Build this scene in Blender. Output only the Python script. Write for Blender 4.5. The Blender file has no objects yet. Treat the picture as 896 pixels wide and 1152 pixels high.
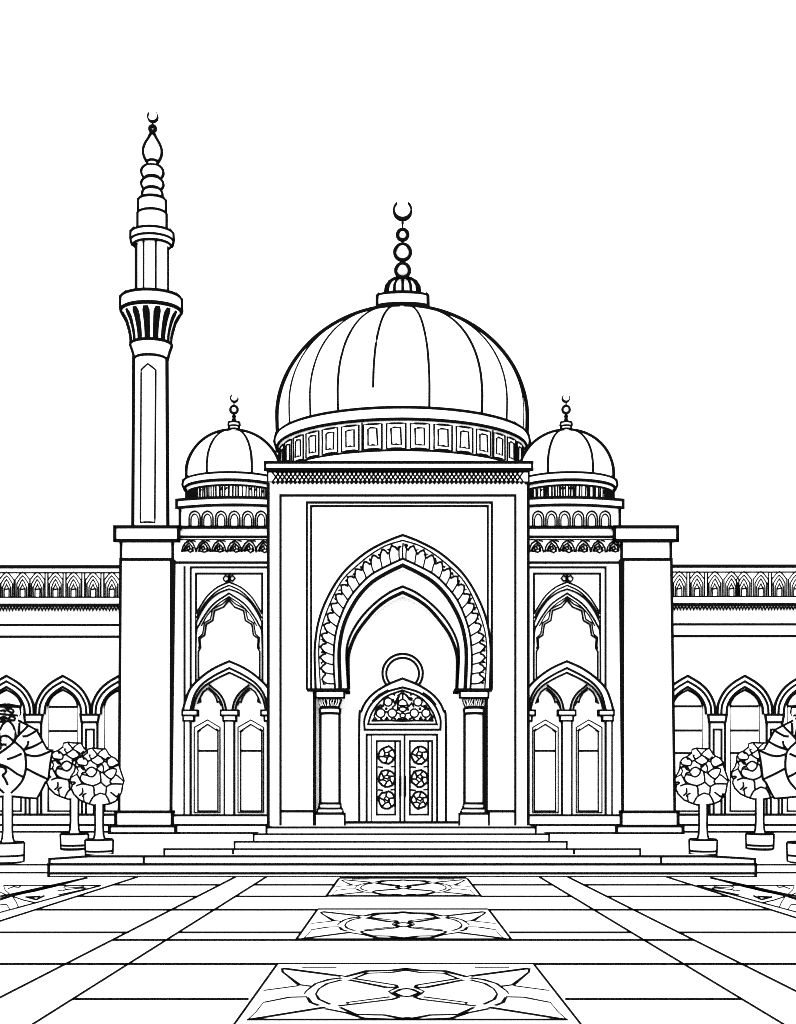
import bpy, math, random
from mathutils import Vector
from mathutils.geometry import tessellate_polygon
PI = math.pi
random.seed(5)
sc = bpy.context.scene
COL = sc.collection
GAIN, TGAIN = 0.6, 0.9      # extra ink width, px
CX, HY, EYE, F = 450.0, 892.0, 2.0, 1000.0     # principal column, horizon row, eye height (m), focal length (px of 896)

# ------------------------------------------------------------------ materials
def mat(name, base, var=0.0, scale=6.0, rough=0.9):
    m = bpy.data.materials.new(name); m.use_nodes = True
    nt = m.node_tree; b = nt.nodes['Principled BSDF']
    b.inputs['Roughness'].default_value = rough
    b.inputs['Specular IOR Level'].default_value = 0.0
    n = nt.nodes.new('ShaderNodeTexNoise'); n.inputs['Scale'].default_value = scale
    tc = nt.nodes.new('ShaderNodeTexCoord'); nt.links.new(tc.outputs['Object'], n.inputs['Vector'])
    r = nt.nodes.new('ShaderNodeValToRGB')
    r.color_ramp.elements[0].color = (*[max(0, c - var) for c in base], 1)
    r.color_ramp.elements[1].color = (*[min(1, c + var) for c in base], 1)
    nt.links.new(n.outputs['Fac'], r.inputs['Fac']); nt.links.new(r.outputs['Color'], b.inputs['Base Color'])
    return m
WHITE = mat('white_plaster', (0.82, 0.82, 0.82), 0.02, 3)
PAVE = mat('white_paving', (0.80, 0.80, 0.80), 0.02, 1.5)
LEAF = mat('white_leaf', (0.82, 0.82, 0.82), 0.02, 8)
INK = mat('black_ink', (0.002, 0.002, 0.002), 0.0005, 20, 1.0)
MATS = {'w': 0, 'k': 1}

# ------------------------------------------------------------------ px -> world
def W(px, py, d): return Vector(((px - CX) * d / F, d, EYE + (HY - py) * d / F))
def Zof(py, d): return EYE + (HY - py) * d / F
def G(px, py, z=0.0):
    Y = (EYE - z) * F / (py - HY); return Vector(((px - CX) * Y / F, Y, z))

def sm(pts, n=5):
    """Catmull-Rom through the points (2D or 3D tuples)."""
    P = [tuple(p) for p in pts]; k = len(P[0]); out = []
    for i in range(len(P) - 1):
        p0 = P[i - 1] if i > 0 else tuple(2 * P[0][j] - P[1][j] for j in range(k))
        p3 = P[i + 2] if i + 2 < len(P) else tuple(2 * P[-1][j] - P[-2][j] for j in range(k))
        p1, p2 = P[i], P[i + 1]
        for s in range(n):
            t = s / n
            out.append(tuple(0.5 * (2 * p1[j] + (p2[j] - p0[j]) * t + (2 * p0[j] - 5 * p1[j] + 4 * p2[j] - p3[j]) * t * t
                             + (3 * p1[j] - p0[j] - 3 * p2[j] + p3[j]) * t ** 3) for j in range(k)))
    out.append(P[-1]); return out
def mir(pts, c): return [(2 * c - x, y) for x, y in pts]
def both(left, c): return left + mir(left[::-1], c)[(1 if abs(left[-1][0] - c) < 0.3 else 0):]
def circ(cx, cy, rx, ry=None, n=28, a0=0, a1=360):
    ry = ry or rx; full = abs(a1 - a0) >= 360; m = n if full else n + 1
    return [(cx + rx * math.cos(math.radians(a0 + (a1 - a0) * i / n)), cy - ry * math.sin(math.radians(a0 + (a1 - a0) * i / n))) for i in range(m)]
def offset2(pts, w, closed=False):
    n = len(pts); L = []; R = []
    ws = w if isinstance(w, (list, tuple)) else [w] * n
    for i in range(n):
        a = pts[i - 1] if (i > 0 or closed) else None
        b = pts[i]; c = pts[(i + 1) % n] if (i < n - 1 or closed) else None
        def nrm(p, q):
            dx, dy = q[0] - p[0], q[1] - p[1]; l = math.hypot(dx, dy) or 1e-9; return (-dy / l, dx / l)
        if a is None: nx, ny = nrm(b, c); k = 1
        elif c is None: nx, ny = nrm(a, b); k = 1
        else:
            n1, n2 = nrm(a, b), nrm(b, c); nx, ny = n1[0] + n2[0], n1[1] + n2[1]; l = math.hypot(nx, ny)
            if l < 1e-6: nx, ny, k = n1[0], n1[1], 1
            else:
                nx /= l; ny /= l; k = min(1 / max(0.2, nx * n1[0] + ny * n1[1]), 2.0)
        h = ws[i] / 2 * k
        L.append((b[0] + nx * h, b[1] + ny * h)); R.append((b[0] - nx * h, b[1] - ny * h))
    return L, R

# ------------------------------------------------------------------ mesh builder
class MB:
    def __init__(s): s.v = []; s.f = []; s.m = []; s.sm = []
    def add(s, vs, fs, m='w', smooth=False):
        o = len(s.v); s.v += [tuple(v) for v in vs]
        for f in fs: s.f.append([i + o for i in f]); s.m.append(MATS[m]); s.sm.append(smooth)
    def box(s, x0, x1, y0, y1, z0, z1, m='w'):
        vs = [(x, y, z) for z in (z0, z1) for y in (y0, y1) for x in (x0, x1)]
        s.add(vs, [(0, 2, 3, 1), (4, 5, 7, 6), (0, 1, 5, 4), (2, 6, 7, 3), (0, 4, 6, 2), (1, 3, 7, 5)], m)
    def bar(s, a, b, r, m='k'):
        """square bar along one axis from a to b, half-size r, a little longer than its edge"""
        lo = [min(a[i], b[i]) - r for i in range(3)]; hi = [max(a[i], b[i]) + r for i in range(3)]
        s.box(lo[0], hi[0], lo[1], hi[1], lo[2], hi[2], m)
    def line(s, pts, d, w, closed=False, t=0.03, m='k'):
        """ink moulding along a polyline (px) on the vertical plane at depth d, standing t proud"""
        L, R = offset2(pts, w + GAIN, closed); n = len(pts)
        vs = []
        for i in range(n):
            for p, y in ((L[i], d - t), (R[i], d - t), (L[i], d + .006), (R[i], d + .006)):
                q = W(p[0], p[1], d); vs.append((q.x, y, q.z))
        fs = []
        for i in range(n if closed else n - 1):
            a, b = 4 * i, 4 * ((i + 1) % n)
            fs += [(a, b, b + 1, a + 1), (a, a + 2, b + 2, b), (a + 1, b + 1, b + 3, a + 3)]
        if not closed: fs += [(0, 1, 3, 2), (4 * n - 4, 4 * n - 2, 4 * n - 1, 4 * n - 3)]
        s.add(vs, fs, m)
    def slab(s, outer, d0, d1, holes=(), m='w'):
        """prism: polygon (px at depth d0) extruded back to depth d1"""
        loops = [list(outer)] + [list(h) for h in holes]
        flat = [p for l in loops for p in l]
        tri = tessellate_polygon([[Vector((x, y, 0)) for x, y in l] for l in loops])
        N = len(flat); vs = []
        for y in (d0, d1):
            for px, py in flat:
                q = W(px, py, d0); vs.append((q.x, y, q.z))
        fs = [tuple(t) for t in tri] + [tuple(i + N for i in reversed(t)) for t in tri]
        o = 0
        for l in loops:
            k = len(l)
            for i in range(k): fs.append((o + i, o + (i + 1) % k, o + (i + 1) % k + N, o + i + N))
            o += k
        s.add(vs, fs, m)
    def oslab(s, outer, d0, d1, w, m='w', t=0.03):
        s.slab(outer, d0, d1, m=m); s.line(outer, d0, w, True, t)
    def rect(s, x0, y0, x1, y1): return [(x0, y0), (x1, y0), (x1, y1), (x0, y1)]
    def obox(s, x0, y0, x1, y1, d0, d1, w, open_bottom=False, wh=None, back=True):
        """plain block with inked edges, front rectangle in px at depth d0"""
        a, b = W(x0, y0, d0), W(x1, y1, d0)
        s.box(a.x, b.x, d0, d1, b.z, a.z)
        r = w * d0 / F / 2; rh = (wh or w) * d0 / F / 2
        for y in ((d0, d1) if back else (d0,)):
            s.bar((a.x, y, a.z), (b.x, y, a.z), rh)
            if not open_bottom: s.bar((a.x, y, b.z), (b.x, y, b.z), rh)
            for x in (a.x, b.x): s.bar((x, y, a.z), (x, y, b.z), r)
        if back:
            for x in (a.x, b.x): s.bar((x, d0, a.z), (x, d1, a.z), min(r, rh))
    def tube(s, pts, r, n=6, closed=False, m='k'):
        P = [Vector(p) for p in pts]; k = len(P)
        if m == 'k': r += TGAIN * P[0].y / F / 2
        if k < 2: return
        vs = []; up = Vector((0.13, 0.31, 0.94))
        for i in range(k):
            a = P[(i - 1) % k] if (i or closed) else P[i]; b = P[(i + 1) % k] if (i < k - 1 or closed) else P[i]
            T = (b - a); T = T.normalized() if T.length > 1e-9 else Vector((0, 0, 1))
            U = T.cross(up)
            if U.length < 1e-3: U = T.cross(Vector((1, 0, 0)))
            U.normalize(); V = T.cross(U)
            for j in range(n):
                a_ = 2 * PI * j / n; vs.append(P[i] + U * (r * math.cos(a_)) + V * (r * math.sin(a_)))
        fs = []
        for i in range(k if closed else k - 1):
            for j in range(n):
                a, b = i * n, ((i + 1) % k) * n; fs.append((a + j, a + (j + 1) % n, b + (j + 1) % n, b + j))
        if not closed: fs += [tuple(range(n - 1, -1, -1)), tuple((k - 1) * n + j for j in range(n))]
        s.add(vs, fs, m, True)
    def build(s, name, parent=None, mats=None, kind=None):
        me = bpy.data.meshes.new(name); L = Vector((0, 0, 0)); p = parent
        while p is not None: L = L + p.location; p = p.parent
        me.from_pydata([tuple(Vector(v) - L) for v in s.v], [], s.f)
        for m in (mats or (WHITE, INK)): me.materials.append(m)
        me.polygons.foreach_set('material_index', s.m); me.polygons.foreach_set('use_smooth', s.sm)
        me.update()
        o = bpy.data.objects.new(name, me); COL.objects.link(o)
        if parent is not None: o.parent = parent
        if kind: o['kind'] = kind
        return o

class Lathe:
    """solid of revolution (oval in plan: depth = sy * width), profile in px at centre depth d, top to bottom or bottom to top"""
    def __init__(s, cx, d, prof, sy=0.58, seg=64):
        s.cx, s.d, s.sy, s.seg = cx, d, sy, seg
        s.xc = (cx - CX) * d / F; s.prof = prof
    def P(s, th, r, y, out=0.0):
        """th = 0 towards the camera, positive to the right"""
        R = r * s.d / F + out
        return Vector((s.xc + R * math.sin(th), s.d - s.sy * R * math.cos(th), Zof(y, s.d)))
    def R(s, y):
        q = sorted(s.prof, key=lambda p: p[1])
        for (r0, y0), (r1, y1) in zip(q, q[1:]):
            if y0 <= y <= y1: return r0 + (r1 - r0) * (y - y0) / max(1e-9, y1 - y0)
        return q[0][0] if y < q[0][1] else q[-1][0]
    def S(s, th, y, out=0.004): return s.P(th, s.R(y), y, out)
    def body(s, mb, m='w', smooth=True):
        n = s.seg; vs = []; fs = []
        for r, y in s.prof:
            for j in range(n): vs.append(s.P(2 * PI * j / n, r, y))
        for i in range(len(s.prof) - 1):
            for j in range(n):
                fs.append((i * n + j, i * n + (j + 1) % n, (i + 1) * n + (j + 1) % n, (i + 1) * n + j))
        mb.add(vs, fs, m, smooth)
        k = (len(s.prof) - 1) * n
        mb.add([vs[j] for j in range(n)], [tuple(range(n))], m); mb.add([vs[k + j] for j in range(n)], [tuple(range(n))], m)
    def ring(s, mb, r, y, w, m='k'):
        mb.tube([s.P(2 * PI * j / 72, r, y) for j in range(72)], w * s.d / F / 2, 6, True, m)
    def outline(s, mb, w, smooth=False):
        """raised ink bead down both flanks"""
        q = s.prof; r_ = w * s.d / F / 2 * 1.25
        D = s.d / s.sy; A = math.hypot(s.xc, D); phi = math.atan2(D, s.xc)
        def th(r, y, nr, nz):
            R = r * s.d / F; Z = Zof(y, s.d) - EYE
            if abs(nr) < 1e-6: return None
            c = -(R + nz / nr * Z) / A
            if abs(c) > 1: return None
            return math.acos(c)
        def pt(r, y, t, sg):
            R = r * s.d / F + r_ * .45; a = phi + sg * t
            return Vector((s.xc + R * math.cos(a), s.d + s.sy * R * math.sin(a), Zof(y, s.d)))
        def nor(p, q_):
            dr = (q_[0] - p[0]); dz = -(q_[1] - p[1]); l = math.hypot(dr, dz) or 1e-9
            nr, nz = dz / l, -dr / l
            return (nr, nz) if nr >= 0 else (-nr, -nz)
        for sg in (-1, 1):
            if smooth:
                run = []
                for i in range(len(q)):
                    a = q[max(0, i - 1)]; b = q[min(len(q) - 1, i + 1)]
                    t = th(*q[i], *nor(a, b))
                    if t is not None: run.append(pt(*q[i], t, sg))
                if len(run) > 1: mb.tube(run, r_)
            else:
                for a, b in zip(q, q[1:]):
                    n = nor(a, b); ta, tb = th(*a, *n), th(*b, *n)
                    if ta is None or tb is None or a[1] == b[1]: continue
                    mb.tube([pt(*a, ta, sg), pt(*b, tb, sg)], r_)

def crescent(mb, cx, cy, R, d, thick=0.42, rot=0, open_=38):
    """upright crescent, horns up"""
    o = circ(cx, cy, R, n=30, a0=90 + open_ + rot, a1=450 - open_ + rot)
    ux, uy = math.cos(math.radians(90 + rot)), -math.sin(math.radians(90 + rot))
    inn = []
    for i, p in enumerate(o):
        t = i / (len(o) - 1); k = thick * R * math.sin(PI * t) ** 0.8 + 0.10 * R
        dx, dy = p[0] - cx, p[1] - cy; l = math.hypot(dx, dy)
        inn.append((cx + dx / l * (R - k), cy + dy / l * (R - k)))
    e = R * 0.12 * d / F + 0.02
    mb.slab(o + inn[::-1], d - e, d + e, m='k')
def ball(mb, cx, cy, R, d, w, w_in=True):
    """round finial bead with an ink rim"""
    rr = R - w * 0.5
    pr = [(max(0.05, (R - w * .6) * math.cos(a)), cy - (R - w * .6) * math.sin(a)) for a in [PI / 2 - PI * i / 16 for i in range(17)]]
    L = Lathe(cx, d, pr, 1.0, 24); L.body(mb)
    df = d - R * d / F * 0.7
    mb.tube([W(x, y, df) for x, y in circ(cx, cy, rr * 1.0, n=28)], w * d / F / 2 * 1.15, 6, True)

def thing(name, label, cat, loc=(0, 0, 0), group=None):
    o = bpy.data.objects.new(name, None); COL.objects.link(o); o.location = loc
    o['label'] = label; o['category'] = cat
    if group: o['group'] = group
    bpy.context.view_layer.update()
    return o
def tag(o, label, cat, group=None):
    o['label'] = label; o['category'] = cat
    if group: o['group'] = group

# ================================================================== GROUND
Z_TER0, D_KERB, SL = 0.226, 21.98, 0.068
D_FLAT = 28.6; Z_TER1 = Z_TER0 + SL * (D_FLAT - D_KERB)
mb = MB(); mb.add([(-400, -60, 0), (400, -60, 0), (400, 700, 0), (-400, 700, 0)], [(0, 1, 2, 3)])
mb.build('ground', None, (PAVE, INK), 'structure')
mb = MB()
mb.add([(-60, D_KERB + .3, Z_TER0), (60, D_KERB + .3, Z_TER0), (60, D_FLAT, Z_TER1), (-60, D_FLAT, Z_TER1), (-60, 70, Z_TER1), (60, 70, Z_TER1),
        (-60, 70, 0), (60, 70, 0), (-60, D_KERB + .3, -.02), (60, D_KERB + .3, -.02)],
       [(0, 1, 2, 3), (3, 2, 5, 4), (4, 5, 7, 6), (0, 3, 4, 6, 8), (1, 9, 7, 5, 2), (0, 8, 9, 1)])
mb.build('terrace', None, (PAVE, INK), 'structure')
mb = MB()
xs = (G(55, 986.9).x - .0, G(850, 986.9).x)
for a, b in ((-60, xs[0] - .15), (xs[1] + .15, 60)):
    mb.box(a, b, D_KERB, D_KERB + .3, -.05, Z_TER0 + .001)
    mb.box(a, b, D_KERB - .012, D_KERB + .012, Z_TER0 - .03, Z_TER0 + .016, 'k')
    mb.box(a, b, D_KERB - .03, D_KERB - .001, -.01, .048, 'k')
mb.build('kerb', None, (PAVE, INK), 'structure')

def gline(mb, pts, w, z=0.006, h=0.004):
    """ink joint on the paving: offset in plan-true px, flat strip"""
    L, R = offset2(pts, [q + .3 for q in w] if isinstance(w, list) else w + .3); vs = []
    for a, b in zip(L, R): vs += [G(*a, z), G(*b, z)]
    mb.add(vs, [(2 * i, 2 * i + 1, 2 * i + 3, 2 * i + 2) for i in range(len(pts) - 1)], 'k')
mb = MB()
def xl(k, y): return CX + k * (y - HY)
A_L, B_L, A_R, B_R, E_L, E_R = -1.588, -1.955, 1.66, 2.0, -3.12, 3.175
for k in (A_L, B_L, A_R, B_R):
    gline(mb, [(xl(k, 986.4), 986.4), (xl(k, 1040), 1040), (xl(k, 1160), 1160), (xl(k, 1600), 1600)], [2.0, 2.0, 2.0, 4.5])
for k in (E_L, E_R):
    gline(mb, [(xl(k, 986.4), 986.4), (xl(k, 1010), 1010), (xl(k, 1060), 1060), (xl(k, 1400), 1400)], [1.8, 1.8, 1.8, 4.0])
def hj(y, a, b, w=1.7): gline(mb, [(a, y), (b, y)], w)
hj(995.5, xl(E_L, 995.5), xl(B_L, 995.5)); hj(995.5, xl(A_L, 995.5), 376); hj(995.5, 532, xl(A_R, 995.5)); hj(995.5, xl(B_R, 995.5), xl(E_R, 995.5))
hj(1008.5, xl(E_L, 1008.5), xl(B_L, 1008.5)); hj(1008.5, xl(A_L, 1008.5), 368); hj(1008.5, 541, xl(A_R, 1008.5)); hj(1008.5, xl(B_R, 1008.5), xl(E_R, 1008.5))
hj(1023.5, xl(E_L, 1023.5), xl(E_R, 1023.5), 1.9)
hj(1049, -600, xl(B_L, 1049) + 2, 2.0); hj(1049, xl(A_L, 1049), 338, 2.0); hj(1049, 573, xl(A_R, 1049), 2.0); hj(1049, xl(B_R, 1049), 1500, 2.0)
hj(1057.5, xl(B_L, 1057.5), xl(B_R, 1057.5), 2.0)
hj(1084.5, -600, 1500, 2.2)
hj(1124, xl(A_L, 1124), 280, 2.2); hj(1124, 636, xl(A_R, 1124), 2.2)
mb.build('paving_joints', None, (PAVE, INK), 'structure')

# ---- inlaid panels in the paving
def zl(pts, ox, oy, s): return [(ox + x / s, oy + y / s) for x, y in pts]
IN = [([(315, 42), (600, 80)], 2.0), ([(410, 38), (575, 38)], 1.0), ([(315, 42), (318, 60), (350, 85), (395, 120), (455, 128)], 1.4),
      ([(225, 148), (395, 125)], 1.2), ([(225, 205), (350, 180), (435, 178)], 1.3), ([(225, 205), (190, 250), (150, 288)], 1.3),
      ([(150, 288), (520, 228)], 2.2), ([(600, 88), (540, 95), (475, 115), (430, 150), (420, 165)], 1.6), ([(435, 180), (450, 205), (490, 220)], 1.8),
      ([(600, 97), (530, 115), (490, 140), (475, 165), (490, 190), (545, 215)], 1.6), ([(610, 84), (720, 55), (840, 52), (915, 42)], 1.8),
      ([(655, 92), (720, 66), (840, 62), (915, 50)], 1.1), ([(630, 97), (810, 133), (866, 133)], 1.6), ([(650, 90), (855, 122), (866, 133)], 1.4),
      ([(866, 133), (822, 152), (840, 165), (870, 180)], 1.6), ([(845, 158), (880, 142), (915, 138)], 1.5), ([(845, 158), (880, 174), (915, 178)], 1.5),
      ([(625, 212), (625, 205), (830, 178)], 1.3), ([(580, 222), (840, 190), (870, 180)], 1.5), ([(520, 235), (620, 255), (700, 280), (915, 288)], 1.5),
      ([(590, 228), (660, 262), (800, 265), (890, 283), (915, 276)], 1.5)]
IN = [(zl(p, 240, 1080, 4.167), w) for p, w in IN]
def floor_plan(pts): return [tuple(G(*p)) [:2] for p in pts]
C1 = 458.6
LABEL_IN = ['large inlaid paving panel with ring and rays, at the bottom edge of the picture',
            'inlaid paving panel with oval ring, between the other two panels on the middle axis',
            'small inlaid paving panel at the foot of the wide stone steps']
# each panel: quad in plan from its picture rows
def panel_quad(yn, yf, c, k):
    n, f = G(c, yn), G(c, yf); hw = k * 2.0
    return (n.x + f.x) / 2, n.y, f.y, hw
src = (G(C1, 1149.6).x, G(C1, 1149.6).y, G(C1, 1085.2).y, 1.49)
quads = [(src[0], src[1] - .02, src[2], 1.49), ((G(454, 1057.5).x + G(454, 1023.5).x) / 2, G(454, 1057.5).y, G(454, 1023.5).y, 1.46),
         ((G(454, 1008.5).x + G(454, 988.5).x) / 2, G(454, 1008.5).y, G(454, 988.5).y, 1.49)]
GP = 'inlaid panels set in the paving'
for qi, (xc, y0, y1, hw) in enumerate(quads):
    mb = MB()
    yb = 7.1 if qi == 0 else y0
    mb.box(xc - hw, xc + hw, yb, y1, -0.02, 0.008)
    base = [(1.0, 2.0, 2.0), (0.95, 1.6, 1.3), (0.9, 1.5, 1.0)][qi]
    def pl(pts_plan, wpx):
        """flat ribbon in plan; width kept near wpx picture px by depth"""
        Lw = []
        for (x, y) in pts_plan: Lw.append(y)
        ym = sum(Lw) / len(Lw)
        Ls, Rs = offset2(pts_plan, 1.0)
        vs = []
        for (cx_, cy_), a in zip(pts_plan, Ls):
            nx, ny = (a[0] - cx_) * 2, (a[1] - cy_) * 2
            wx = wpx * cy_ / F; wy = wpx * cy_ * cy_ / (2 * F)
            h = (abs(nx) * wx + abs(ny) * wy) / 2
            vs += [(cx_ + nx * h, cy_ + ny * h, .012), (cx_ - nx * h, cy_ - ny * h, .012)]
        mb.add(vs, [(2 * i, 2 * i + 1, 2 * i + 3, 2 * i + 2) for i in range(len(pts_plan) - 1)], 'k')
    f = base[0]
    for pts, w in IN:
        for side in (1, -1):
            q = []
            for p in pts:
                X, Y = tuple(G(*p))[:2]
                u = (X - src[0]) / src[3]; v = (Y - src[1]) / (src[2] - src[1])
                q.append((xc + side * u * hw * 0.985, y0 + (0.01 + v * 0.98) * (y1 - y0)))
            pl(q, w * (.95, .75, .55)[qi] + (.15, .12, .12)[qi])
    for a, b, w in (((xc - hw, yb), (xc - hw, y1), 3.2), ((xc + hw, yb), (xc + hw, y1), 3.2)):
        pl([a, b], w)
    if qi: pl([(xc - hw, y0), (xc + hw, y0)], 1.8); 
    pl([(xc - hw, y1), (xc + hw, y1)], 1.8)
    if qi == 0: pl([(xc - hw * .945, y0 + .05), (xc + hw * .945, y0 + .05)], 2.2)
    o = mb.build('paving_inlay', None, (PAVE, INK)); tag(o, LABEL_IN[qi], 'floor inlay', GP)
# side panels
SP = [([(0, 298), (110, 268), (340, 205), (600, 138)], 1.6), ([(600, 138), (375, 138), (20, 138)], 1.5), ([(0, 203), (70, 190), (320, 135), (520, 92)], 2.2),
      ([(0, 216), (75, 200), (320, 145), (500, 96)], 1.8), ([(380, 146), (440, 150), (500, 146)], 1.2), ([(340, 170), (420, 160), (510, 152)], 1.2), ([(375, 150), (395, 160), (375, 172)], 1.0), ([(345, 194), (430, 176), (550, 150)], 1.2),
      ([(80, 205), (140, 225), (215, 242)], 1.6), ([(150, 205), (215, 222), (265, 198)], 2.2), ([(160, 208), (240, 203)], 2.2), ([(75, 205), (95, 235), (110, 268)], 1.4),
      ([(20, 138), (30, 165), (60, 192)], 1.3), ([(45, 158), (80, 146), (112, 150), (125, 140)], 1.4), ([(0, 250), (40, 252), (58, 280)], 1.3),
      ([(90, 192), (200, 172), (330, 140)], 2.4), ([(-60, 150), (-20, 170), (40, 195)], 1.4), ([(-60, 240), (0, 225), (60, 205)], 1.6), ([(-200, 352), (0, 298)], 1.6), ([(-200, 260), (0, 210)], 2.0)]
SP = [(zl(p, 0, 970, 5.27), w) for p, w in SP]
for side, lab in ((1, 'inlaid paving panel left of the steps, cut by the left picture edge'), (-1, 'inlaid paving panel right of the steps, cut by the right picture edge')):
    mb = MB()
    x1 = -6.62; x0 = -11.4; y0, y1 = 13.6, 19.28
    a, b = (x0, x1) if side == 1 else (-x1 - .06, -x0 - .06)
    mb.box(a, b, y0, y1, -0.02, 0.004)
    for pts, w in SP:
        p2 = pts if side == 1 else [(2 * 449.0 - x, y) for x, y in pts]
        L, R = offset2(p2, w); vs = []
        for u, v in zip(L, R): vs += [G(*u, .009), G(*v, .009)]
        mb.add(vs, [(2 * i, 2 * i + 1, 2 * i + 3, 2 * i + 2) for i in range(len(p2) - 1)], 'k')
    o = mb.build('paving_inlay', None, (PAVE, INK)); tag(o, lab, 'floor inlay', GP)

# ================================================================== STAIRCASE
st = thing('staircase', 'broad low white stone steps leading up to the portal', 'steps', (0, 21.05, 0))
def step(x0, x1, ytop, d0, d1, zb, w=2.4, ticks=(), tl=9, mould=None, poly=None, low=None):
    mb = MB(); a, b = W(x0, ytop, d0), W(x1, ytop, d0)
    if poly is None: mb.box(a.x, b.x, d0, d1, zb, a.z)
    else: mb.slab(poly, d0, d1)
    r = w * d0 / F / 2
    if poly is None:
        mb.bar((a.x, d0, a.z), (b.x, d0, a.z), r)
        for x in (a.x, b.x):
            mb.bar((x, d0, zb + .0), (x, d0, a.z), r)
    else: mb.line(poly, d0, w, False, .02)
    if low:
        yl, dl_, de = low; zl_ = Zof(yl, dl_) + .004          # joint across the lower tread, from this riser to the lower nosing
        for x in (x0, x1):
            pa, pb = W(x, 0, d0), W(x, 0, dl_); h = w * d0 / F / 2
            mb.add([(pa.x - h, de, zl_), (pa.x + h, de, zl_), (pb.x + h, dl_, zl_), (pb.x - h, dl_, zl_)], [(0, 1, 2, 3)], 'k')
    for t in ticks: mb.line([(t, ytop), (t, ytop + tl)], d0, w * .9)
    if mould: mb.line([(x0, mould), (x1, mould)], d0, 2.4, False, .02); mb.line([(x0, 986.8), (x1, 986.8)], d0, 2.0, False, .02)
    mb.build('step', st)
step(55, 850.5, 972.5, 21.05, 21.97, 0.0, 3.0, mould=982.6)
step(56, 850, 963.5, 21.3, 21.93, .2, 2.3, ticks=(162, 744), poly=[(55.8, 972.5), (55.8, 966.5), (100, 963.5), (800, 963.5), (849.6, 966.5), (849.6, 972.5)])
step(185, 720.5, 955.4, 21.93, 23.4, .44, 2.3, ticks=(262.5, 646), tl=7.6, low=(963.5, 21.3, 21.93))
step(264, 638, 947.2, 23.4, 25.0, .45, 2.3, low=(955.4, 21.93, 23.4))
step(285.5, 618, 938.6, 25.0, 26.6, .5, 2.3, low=(947.2, 23.4, 25.0))
step(300, 603, 931, 26.6, 28.25, .55, 2.6, low=(938.6, 25.0, 26.6))

# ================================================================== PRAYER HALL
D = 28.0
hall = thing('prayer_hall', 'central mosque hall with tall pointed portal arch and largest ribbed dome', 'mosque', (0, D, Zof(931, D)))
AC = 453.3
La = [(355.3, 776), (354.2, 737.6), (355.3, 718.5), (358.2, 701), (364.3, 682), (374.7, 661.2), (386.9, 643.8), (402.5, 629), (418, 617.8), (437.2, 608.2), (453.3, 602)]
Lb = [(361, 776), (358.8, 739.3), (359.6, 718.5), (362.8, 702.8), (369.5, 683.8), (377.3, 666.4), (386.9, 650.8), (401.2, 637), (417, 624.2), (434.2, 614), (453.3, 608)]
Lc = [(377.3, 776), (375.6, 749.7), (376, 729), (378.2, 711.5), (383.4, 694), (392, 675), (404.2, 659.4), (418, 646.4), (437.2, 636), (453.3, 628.5)]
Ld = [(383, 776), (381.7, 737.6), (383.4, 718.5), (387.7, 701), (395.6, 683.8), (406, 668), (419.9, 654.2), (437.2, 643.8), (453.3, 636)]
Le = [(392, 776), (390.7, 755), (390, 737), (392, 722), (399, 706.3), (409.4, 691.6), (423.3, 677.7), (439, 666.4), (453.3, 660)]
Lf = [(392.5, 776), (391.9, 750), (392.2, 738), (395.0, 727), (401.2, 713), (411.6, 698.5), (423.8, 684.6), (437.6, 674.2), (453.3, 666.5)]
def arch(L): return both(sm(L, 4), AC)
# front wall with the arched opening
mb = MB()
opening = arch(Ld)
outer = [(302, 935), (302, 528), (594.5, 528), (594.5, 935), (547.2, 935), (547.2, 776)] + opening[::-1] + [(354, 776), (354, 935)]
mb.slab(outer, D, D + .6)
a, b = W(302, 528, D), W(594.5, 935, D)
mb.box(a.x, W(340, 0, D).x, D + .55, 33, b.z, a.z - .02); mb.box(W(565, 0, D).x, b.x, D + .55, 33, b.z, a.z - .02)
mb.box(a.x + .02, b.x - .02, 29.7, 32.98, b.z, a.z - .01)
mb.box(a.x + .02, b.x - .02, D + .5, 32.9, a.z - .7, a.z - .02)
for x in (302, 594.5): mb.line([(x, 528), (x, 931)], D, 3.0)
mb.line([(315.8, 931), (315.8, 557.5), (580, 557.5), (580, 931)], D, 2.3)
mb.line([(345.4, 776), (345.4, 565.4), (553.6, 565.4), (553.6, 776)], D, 2.2)
mb.line([(350.2, 776), (350.2, 569.5), (549, 569.5), (549, 690)], D, 2.0)
mb.line([(549, 690), (550, 720)], D, 1.8)
mb.line([(316, 912.8), (354, 912.8)], D, 2.6); mb.line([(548, 912.8), (580, 912.8)], D, 2.6)
mb.line([(302, 930.6), (354, 930.6)], D, 2.2); mb.line([(548, 930.6), (594, 930.6)], D, 2.2)
mb.line([(354, 776), (354, 931)], D, 3.2); mb.line([(547.3, 776), (547.3, 931)], D, 3.4)
mb.line([(544.6, 800), (544.6, 909)], D, 1.2)
mb.build('wall', hall)
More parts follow.
